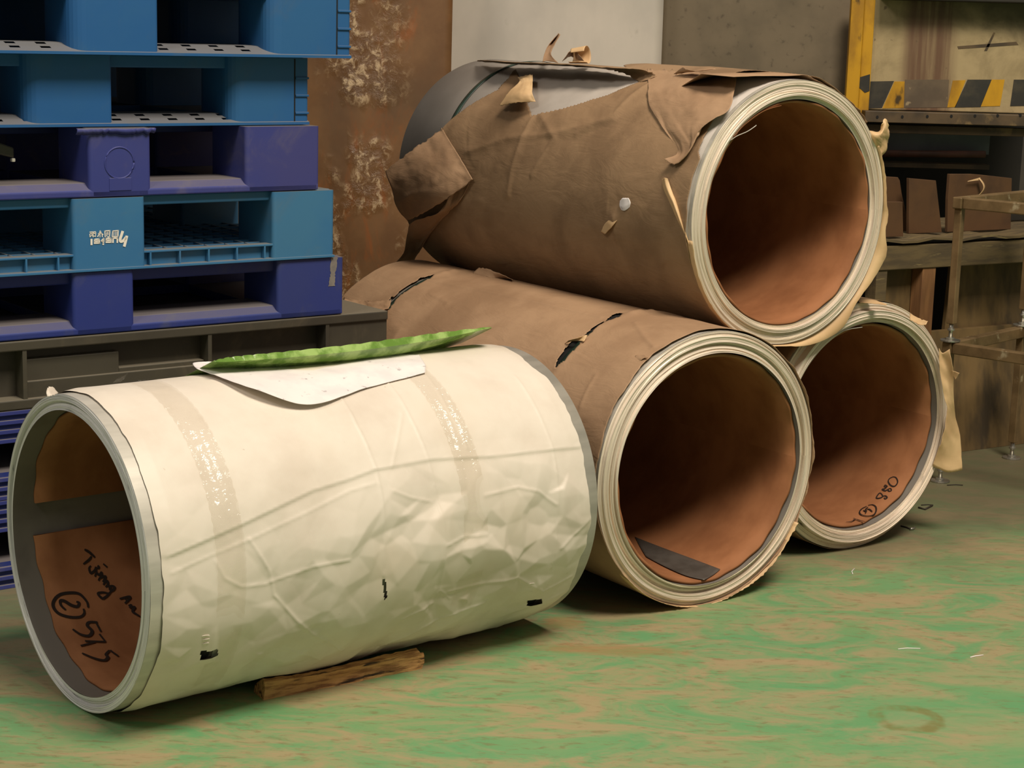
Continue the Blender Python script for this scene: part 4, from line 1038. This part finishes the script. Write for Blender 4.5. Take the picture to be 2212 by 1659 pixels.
standing('rusty_plate', 'rusty brown plate in shiny film standing between pallets and coils', 'metal plate', 560, 975, 5.75, 0.0, 2.1, 0.08, M_RUST, 0.05)
standing('zinc_sheet', 'pale grey metal sheet standing behind the top coil', 'metal sheet', 935, 1434, 6.05, 0.05, 2.0, 0.06, M_WSHEET, 0.02)
standing('brown_plate', 'plain dull brown plate standing right of the pale sheet', 'metal plate', 1425, 1862, 6.2, 0.0, 2.0, 0.05, M_BPLATE, 0.0)

# ------------------------------------------------------------------ machine guard with hazard stripes (upper right)
YM = 6.15
def pm(px, py, y=YM): return on_y(px, py, y)
def cream():
    t = NT('stained_cream_paint'); v = t.vec('Object'); p = t.xyz(v)
    n = t.noise(v, 9, 7, 0.65, 0.4)
    col = t.mix(t.ramp(n, 0.4, 0.7), lin((172, 152, 112)), lin((146, 128, 92)))
    s = t.noise(t.vec('Object', (16, 1, 0.7)), 1.6, 6, 0.6)
    m1 = t.math('MULTIPLY', t.ramp(p[0], 0.085, 0.14), t.ramp(p[0], 0.25, 0.30, 1, 0))
    col = t.mix(t.math('MULTIPLY', m1, t.ramp(s, 0.3, 0.55, 0.45, 1.0)), col, lin((104, 76, 54)))
    col = t.mix(t.ramp(t.math('ADD', p[2], t.math('MULTIPLY', t.math('ADD', p[0], t.math('MULTIPLY', n, 0.3)), 0.35)), 0.42, 0.56, 0, 0.8), col, lin((58, 52, 36)))
    sp = t.noise(v, 38, 4); col = t.mix(t.ramp(sp, 0.66, 0.74, 0, 0.7), col, lin((86, 70, 48)))
    return t.out(col, 0.6)
M_CREAM = cream()
M_YEL = M('yellow_paint', (196, 146, 24), (160, 116, 24), 12, rough=0.5, c3=(70, 52, 20), scale3=16, lo3=0.62, hi3=0.72, stretch=(1, 1, 0.5))
M_WORN = M('bare_worn_steel', (104, 88, 68), (88, 74, 58), 10, rough=0.6, c3=(150, 132, 100), scale3=24, lo3=0.62, hi3=0.7)
M_HBLK = M('worn_black_paint', (44, 42, 36), (64, 58, 46), 14, rough=0.6, c3=(120, 108, 82), scale3=20, lo3=0.66, hi3=0.74)
M_IRON = M('oily_iron', (92, 74, 50), (66, 54, 38), 8, rough=0.6, c3=(120, 98, 62), scale3=14, lo3=0.6, hi3=0.72)
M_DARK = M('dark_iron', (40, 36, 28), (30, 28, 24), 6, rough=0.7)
bl = pm(1873, 236); tr_ = pm(2300, 8)
mroot = empty('machine_guard', tuple(bl), (0, 0, 0)); tag(mroot, 'cream machine guard with yellow post and black yellow hazard stripes', 'machine')
wd = tr_[0] - bl[0]; hg = tr_[2] - bl[2]
b = MB(); b.box(0, wd, 0, 0.03, 0, hg); b.build('panel', M_CREAM, mroot, bevel=0.003)
def L(px, py, y=YM): q = pm(px, py, y); return q[0] - bl[0], q[2] - bl[2]
def patch(pts, name, mat, y=-0.0015):
    P = [L(*p) for p in pts]; b = MB(); b.prism(P, 'y', y, 0.001); return b.build(name, mat, mroot)
patch([(1876, 176), (1931, 175), (1905, 233), (1874, 234)], 'black_stripe', M_HBLK)
patch([(1932, 176), (1954, 176), (1952, 233), (1906, 234)], 'yellow_stripe', M_YEL)
patch([(2090, 172), (2142, 172), (2118, 231), (2062, 232)], 'black_stripe', M_HBLK)
patch([(2058, 174), (2086, 173), (2064, 231), (2046, 232)], 'yellow_stripe', M_YEL)
patch([(2142, 172), (2170, 172), (2160, 229), (2118, 230)], 'yellow_stripe', M_YEL)
patch([(2190, 172), (2240, 172), (2240, 228), (2182, 229)], 'black_stripe', M_HBLK)
patch([(2068, 100), (2195, 90), (2200, 97), (2070, 106)], 'scuff', M_IRON, -0.001)
patch([(2146, 70), (2150, 71), (2132, 110), (2126, 110)], 'scuff', M_IRON, -0.001)
patch([(1955, 172), (2050, 172), (2046, 232), (1953, 233)], 'worn_patch', M_WORN, -0.0012)
# yellow post: two angle flanges with black bands
x0, _z = L(1822, 240); x1, _ = L(1851, 240); x2, zt_ = L(1886, 8)
pb = MB(); pb.box(x0, x1 - 0.002, -0.03, 0.0, -0.12, hg + 0.004); po = pb.build('post', M_YEL, mroot, bevel=0.002)
pb = MB(); pb.box(x1, 0.002, -0.018, 0.0, -0.12, hg + 0.004); pb.build('post', M_YEL, mroot, bevel=0.002)
patch([(1850, 168), (1877, 160), (1876, 196), (1866, 200), (1849, 184)], 'black_band', M_HBLK, -0.0195)
# base bar with bolt holes, lower bar
p0 = L(1868, 262, YM - 0.08); p1 = L(2320, 236, YM - 0.08)
b = MB(); b.box(p0[0], p1[0], -0.08, 0.0, L(1990, 262)[1] - 0.004, -0.002); b.build('base_bar', M_IRON, mroot, bevel=0.002)
for px in (1895, 1949, 2003, 2055, 2106, 2155, 2204):
    hx, hz = L(px, 253 - (px - 1895) * 0.012, YM - 0.08); r = MB()
    r.prism([(hx + 0.0045 * math.cos(k * math.pi / 5), hz + 0.0055 * math.sin(k * math.pi / 5)) for k in range(10)], 'y', -0.0812, -0.07); r.build('bolt_hole', M_BLACK, mroot)
b = MB(); b.box(p0[0], p1[0], -0.04, 0.0, L(1990, 288)[1], L(1990, 270)[1]); b.build('lower_bar', M_IRON, mroot, bevel=0.002)
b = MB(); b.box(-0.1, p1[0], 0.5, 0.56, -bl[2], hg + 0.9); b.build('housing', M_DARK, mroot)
b = MB(); b.box(0.02, p1[0], -0.10, 0.5, hg - 0.004, hg + 0.4); b.build('upper_shade_housing', M_DARK, mroot, bevel=0.004)  # brought forward over the panel to cast shade on its top

# sheets and pipes lying under the machine
M_BGREY = M('blue_grey_sheet', (110, 112, 116), (92, 94, 100), 5, rough=0.45, metal=0.3)
M_PIPE = M('rusty_pipe', (104, 66, 52), (80, 54, 44), 9, rough=0.6)
q = on_y(1895, 345, 6.35); w_ = on_y(2135, 345, 6.35)[0] - q[0]
sh = empty('shelf_sheet', tuple(q)); tag(sh, 'blue grey metal sheet lying in the dark under the machine guard', 'metal sheet')
b = MB(); b.box(0, w_, 0, 0.01, 0.028, 0.11); b.build('sheet', M_BGREY, sh)
b = MB(); b.box(-0.02, w_ - 0.01, -0.06, 0.01, -0.02, -0.004); b.build('shelf_rail', M_IRON, sh)
pp = empty('steel_pipe', tuple(on_y(1895, 332, 6.28))); tag(pp, 'reddish brown pipe resting under the blue grey sheet', 'pipe')
b = MB(); b.tube([(-0.02, 0, 0), (0.18, 0.0, 0.004), (0.37, 0, 0.008)], 0.012, 12); b.build('pipe', M_PIPE, pp, True)
for k, (zz, rr) in enumerate(((0.0, 0.008),)):
    pass

# ------------------------------------------------------------------ workbench with boards (right)
WA = math.radians(31); wex = np.array([math.cos(WA), math.sin(WA), 0]); wey = np.array([-math.sin(WA), math.cos(WA), 0])
W0 = np.array([1.35, 5.40, 0])
def pw(px, py, off=0.0):
    q = on_plane(px, py, W0 + wey * off, -wey); return float((q - W0) @ wex), float(q[2])
M_PLY = M('dirty_plywood', (120, 96, 58), (92, 74, 46), 5, rough=0.75, stretch=(3, 1, 1), c3=(66, 54, 36), scale3=4, lo3=0.5, hi3=0.68, bump=0.1)
M_BENCH = M('grimy_bench_timber', (104, 88, 58), (80, 68, 48), 6, rough=0.8, stretch=(1, 6, 6), c3=(128, 112, 74), scale3=12, lo3=0.58, hi3=0.7, bump=0.3)
M_BOARD = M('brown_hardboard', (92, 64, 38), (78, 54, 34), 6, rough=0.65, c3=(60, 42, 28), scale3=5, lo3=0.5, hi3=0.7)
M_POST = M('raw_timber', (150, 108, 66), (126, 88, 54), 5, rough=0.75, stretch=(8, 8, 1))
wb = empty('workbench', tuple(W0), (0, 0, WA)); tag(wb, 'grimy timber bench behind the steel stands at the right', 'workbench')
xl_, zb_ = pw(1900, 587); xr_, _ = pw(2212, 560); zt2 = pw(1990, 528)[1]; zb2 = pw(1990, 580)[1]
b = MB(); b.box(xl_ - 0.1, xr_ + 0.5, 0, 0.04, zb2, zt2); b.build('front_rail', M_BENCH, wb, bevel=0.003)
b = MB(); n = 20; V = []; F = []
for i in range(n + 1):
    x = xl_ - 0.1 + (xr_ - xl_ + 0.6) * i / n; z = zt2 + 0.004 + 0.010 * math.sin(i * 0.9) ** 2
    V += [(x, -0.006, z), (x, -0.006, z + 0.007), (x, 0.5, zt2 + 0.012), (x, 0.5, zt2 + 0.004)]
for i in range(n):
    for k in range(4):
        k2 = (k + 1) % 4; F.append((4 * i + k, 4 * i + k2, 4 * i + 4 + k2, 4 * i + 4 + k))
mesh_obj('warped_top_board', V, F, M_BENCH, wb)
for pa, pb in ((1893, 1916), (1992, 2020)):
    xa, xb = pw(pa, 640)[0], pw(pb, 640)[0]; b = MB(); b.box(xa, xb, 0.004, 0.05, 0, zb2); b.build('leg', M_POST if pa > 1950 else M_BENCH, wb, bevel=0.002)
xa, za = pw(2048, 985, -0.03); xb, _ = pw(2068, 575, -0.03)
# plywood panels closing the front
b = MB(); b.hexa([(xa - 0.04, 0.0, 0.0), (xa + 0.9, 0.0, 0.0), (xa + 0.9, 0.018, 0.0), (xa - 0.04, 0.018, 0.0), (xa - 0.04, 0.06, 0.37), (xa + 0.9, 0.06, 0.37), (xa + 0.9, 0.078, 0.37), (xa - 0.04, 0.078, 0.37)])
b.build('lower_panel', M_PLY, wb, bevel=0.001)
xc = pw(2062, 575, 0.1)[0]; xd = pw(2030, 735, 0.1)[0]
b = MB(); b.hexa([(xd, 0.085, 0.30), (xd + 0.9, 0.085, 0.30), (xd + 0.9, 0.10, 0.30), (xd, 0.10, 0.30), (xc, 0.11, zb2 + 0.02), (xc + 0.9, 0.11, zb2 + 0.02), (xc + 0.9, 0.125, zb2 + 0.02), (xc, 0.125, zb2 + 0.02)])
b.build('upper_panel', M_PLY, wb, bevel=0.001)
b = MB(); b.box(pw(1918, 640)[0], pw(1994, 640)[0], 0.052, 0.066, 0.0, zb2); b.build('side_panel', M_PLY, wb, bevel=0.001)
b = MB(); b.box(xl_ - 0.1, xr_ + 0.5, 0.45, 0.5, 0, zb2); b.build('back_panel', M_DARK, wb)
# boards standing on the bench
def board(poly, off, label, mat=None, th=0.012):
    P = [pw(x, y, off) for x, y in poly]; P = [(x, max(z, zt2 + 0.019)) for x, z in P]; zmin = min(z for _, z in P); cxx = sum(x for x, _ in P) / len(P)
    o = W0 + wex * cxx + wey * off; r = empty('hardboard_piece', (o[0], o[1], zmin), (0, 0, WA)); tag(r, label, 'board', 'boards on the bench')
    b = MB(); b.prism([(x - cxx, z - zmin) for x, z in P], 'y', 0, th); b.build('board', mat or M_BOARD, r, bevel=0.0012); return r
board([(1962, 524), (2033, 526), (2022, 390), (1964, 385)], 0.10, 'tall upright brown board left of the steel stand corner')
board([(1900, 530), (1950, 530), (1950, 436), (1902, 436)], 0.05, 'short brown board next to the top coil')
board([(1905, 524), (1965, 524), (1948, 418), (1944, 390), (1940, 383), (1905, 381)], 0.16, 'notched brown board behind the short one')
board([(2045, 525), (2182, 514), (2186, 385), (2125, 378), (2100, 376), (2052, 376), (2048, 430)], 0.10, 'wide dark brown board behind the steel stand')
board([(2182, 512), (2290, 505), (2290, 420), (2184, 430)], 0.3, 'low dark board at the right frame edge', M_DARK)
# peeling label on the wide board
rt_ = pw(2110, 400, 0.095); o = W0 + wex * rt_[0] + wey * 0.09
lb = empty('paper_label', (o[0], o[1], rt_[1]), (0, 0, WA)); tag(lb, 'pale curled paper label peeling off the wide brown board', 'paper')
V = []; F = []
for i in range(17):
    t = i / 16; x = 0.0 + 0.012 * math.sin(t * 3.1); z = 0.022 - 0.055 * t; y = -0.004 - 0.012 * math.sin(t * 3.1)
    V += [(x - 0.005, y, z), (x + 0.006, y + 0.004, z)]
for i in range(16): F.append((2 * i, 2 * i + 1, 2 * i + 3, 2 * i + 2))
mesh_obj('curl', V, F, M_KRAFT_L, lb, True, None, 0.001)
V = [(-0.045, 0.0, 0.012), (0.0, -0.004, 0.016), (0.003, -0.004, 0.024), (-0.042, 0.0, 0.014)]
mesh_obj('torn_edge', V, [(0, 1, 2, 3)], M_KRAFT_L, lb, False, None, 0.001)

# ------------------------------------------------------------------ two steel stands stacked at the right
M_FRAME = M('worn_steel_tube', (150, 124, 88), (120, 98, 68), 10, rough=0.42, metal=0.45, c3=(200, 184, 150), scale3=22, lo3=0.62, hi3=0.74)
M_FOOT = M('chrome_foot', (190, 186, 176), (150, 146, 136), 12, rough=0.3, metal=0.8)
c0 = on_z(2030, 1040, 0); c1 = on_z(2185, 990, 0)
sd = (c1 - c0); ta = math.atan2(sd[1], sd[0]); SL = np.linalg.norm(sd[:2]) + 0.0
def stand(zb, zt, label):
    root = empty('steel_stand', (c0[0], c0[1], zb), (0, 0, ta)); tag(root, label, 'stand', 'stacked steel stands')
    h = zt - zb; x1, y1 = SL, -0.62
    t = 0.014
    for a, b_ in (((-0.02, 0.0), (x1 + 0.02, 0.0)), ((-0.02, y1), (x1 + 0.02, y1))):
        m_ = MB(); m_.box(a[0], b_[0], a[1] - t, a[1] + t, h - 0.032, h); m_.build('top_bar', M_FRAME, root, bevel=0.003)
    for x in (0.0, x1):
        m_ = MB(); m_.box(x - t, x + t, y1 + t + 0.0005, -t - 0.0005, h - 0.032, h - 0.0005); m_.build('top_bar', M_FRAME, root, bevel=0.003)
    for x in (0.0, x1):
        for y in (0.0, y1):
            m_ = MB(); m_.box(x - 0.011, x + 0.011, y - 0.011, y + 0.011, 0.05, h - 0.03); lg = m_.build('leg', M_FRAME, root, bevel=0.002)
            m_ = MB(); m_.tube([(x, y, 0.006), (x, y, 0.055)], 0.006, 10); f = m_.build('threaded_rod', M_FOOT, lg, True)
            m_ = MB(); 
            for z0, z1, r in ((0.0, 0.005, 0.028), (0.005, 0.011, 0.012), (0.030, 0.036, 0.010)):
                m_.prism([(x + r * math.cos(k * math.pi / 10), y + r * math.sin(k * math.pi / 10)) for k in range(20)], 'z', z0, z1)
            m_.build('levelling_foot', M_FOOT, lg, bevel=0.001)
zl = on_plane(2024, 737, c0, (0, 1, 0))[2]; zu = on_plane(2024, 424, c0, (0, 1, 0))[2]
stand(0.0, zl, 'lower welded steel stand on the floor at the right')
stand(zl + 0.001, zu, 'upper welded steel stand stacked on the lower one')

# ------------------------------------------------------------------ bits on the floor
M_WIRE = M('wire', (120, 112, 96), rough=0.4, metal=0.6)
M_DARKBIT = M('dark_scrap', (48, 40, 30), rough=0.7)
def bit(pts, r, name, label, cat, mat, z=None):
    P = [on_z(x, y, r if z is None else z) for x, y in pts]; c = sum(P) / len(P); c[2] = 0
    b = MB(); b.tube([tuple(p - c) for p in P], r, 6); o = b.build(name, mat, None, True); o.location = tuple(c); tag(o, label, cat); return o
bit([(1946, 1136), (1958, 1139), (1970, 1144)], 0.002, 'bent_nail', 'bent nail lying right of the rear coil', 'nail', M_DARKBIT)
bit([(1966, 1143), (1972, 1142), (1975, 1140)], 0.0035, 'nail_head', 'shiny round bead at the tip of the bent nail', 'metal bit', M_FOOT)
bit([(1984, 1096), (1998, 1100), (2014, 1092)], 0.0025, 'wire_scrap', 'dark wire scrap on the floor close to the rear coil', 'wire', M_DARKBIT)
bit([(1990, 1091), (2004, 1090), (2016, 1091)], 0.0015, 'wire_scrap', 'thin straight dark wire beyond the bent scrap', 'wire', M_DARKBIT)
bit([(2046, 1048), (2065, 1047), (2080, 1048)], 0.0015, 'wire_scrap', 'short dark wire near the stand foot', 'wire', M_DARKBIT)
bit([(2096, 1420), (2108, 1417), (2124, 1415)], 0.0012, 'thread_scrap', 'pale thread on the green floor at the right', 'thread', M_PAPER)
bit([(1842, 1240), (1840, 1234), (1846, 1228)], 0.001, 'thread_scrap', 'tiny curled pale thread in front of the rear coil', 'thread', M_PAPER)
bit([(1940, 1402), (1960, 1400), (1988, 1401)], 0.001, 'thread_scrap', 'straight pale thread in the middle of the green floor', 'thread', M_PAPER)
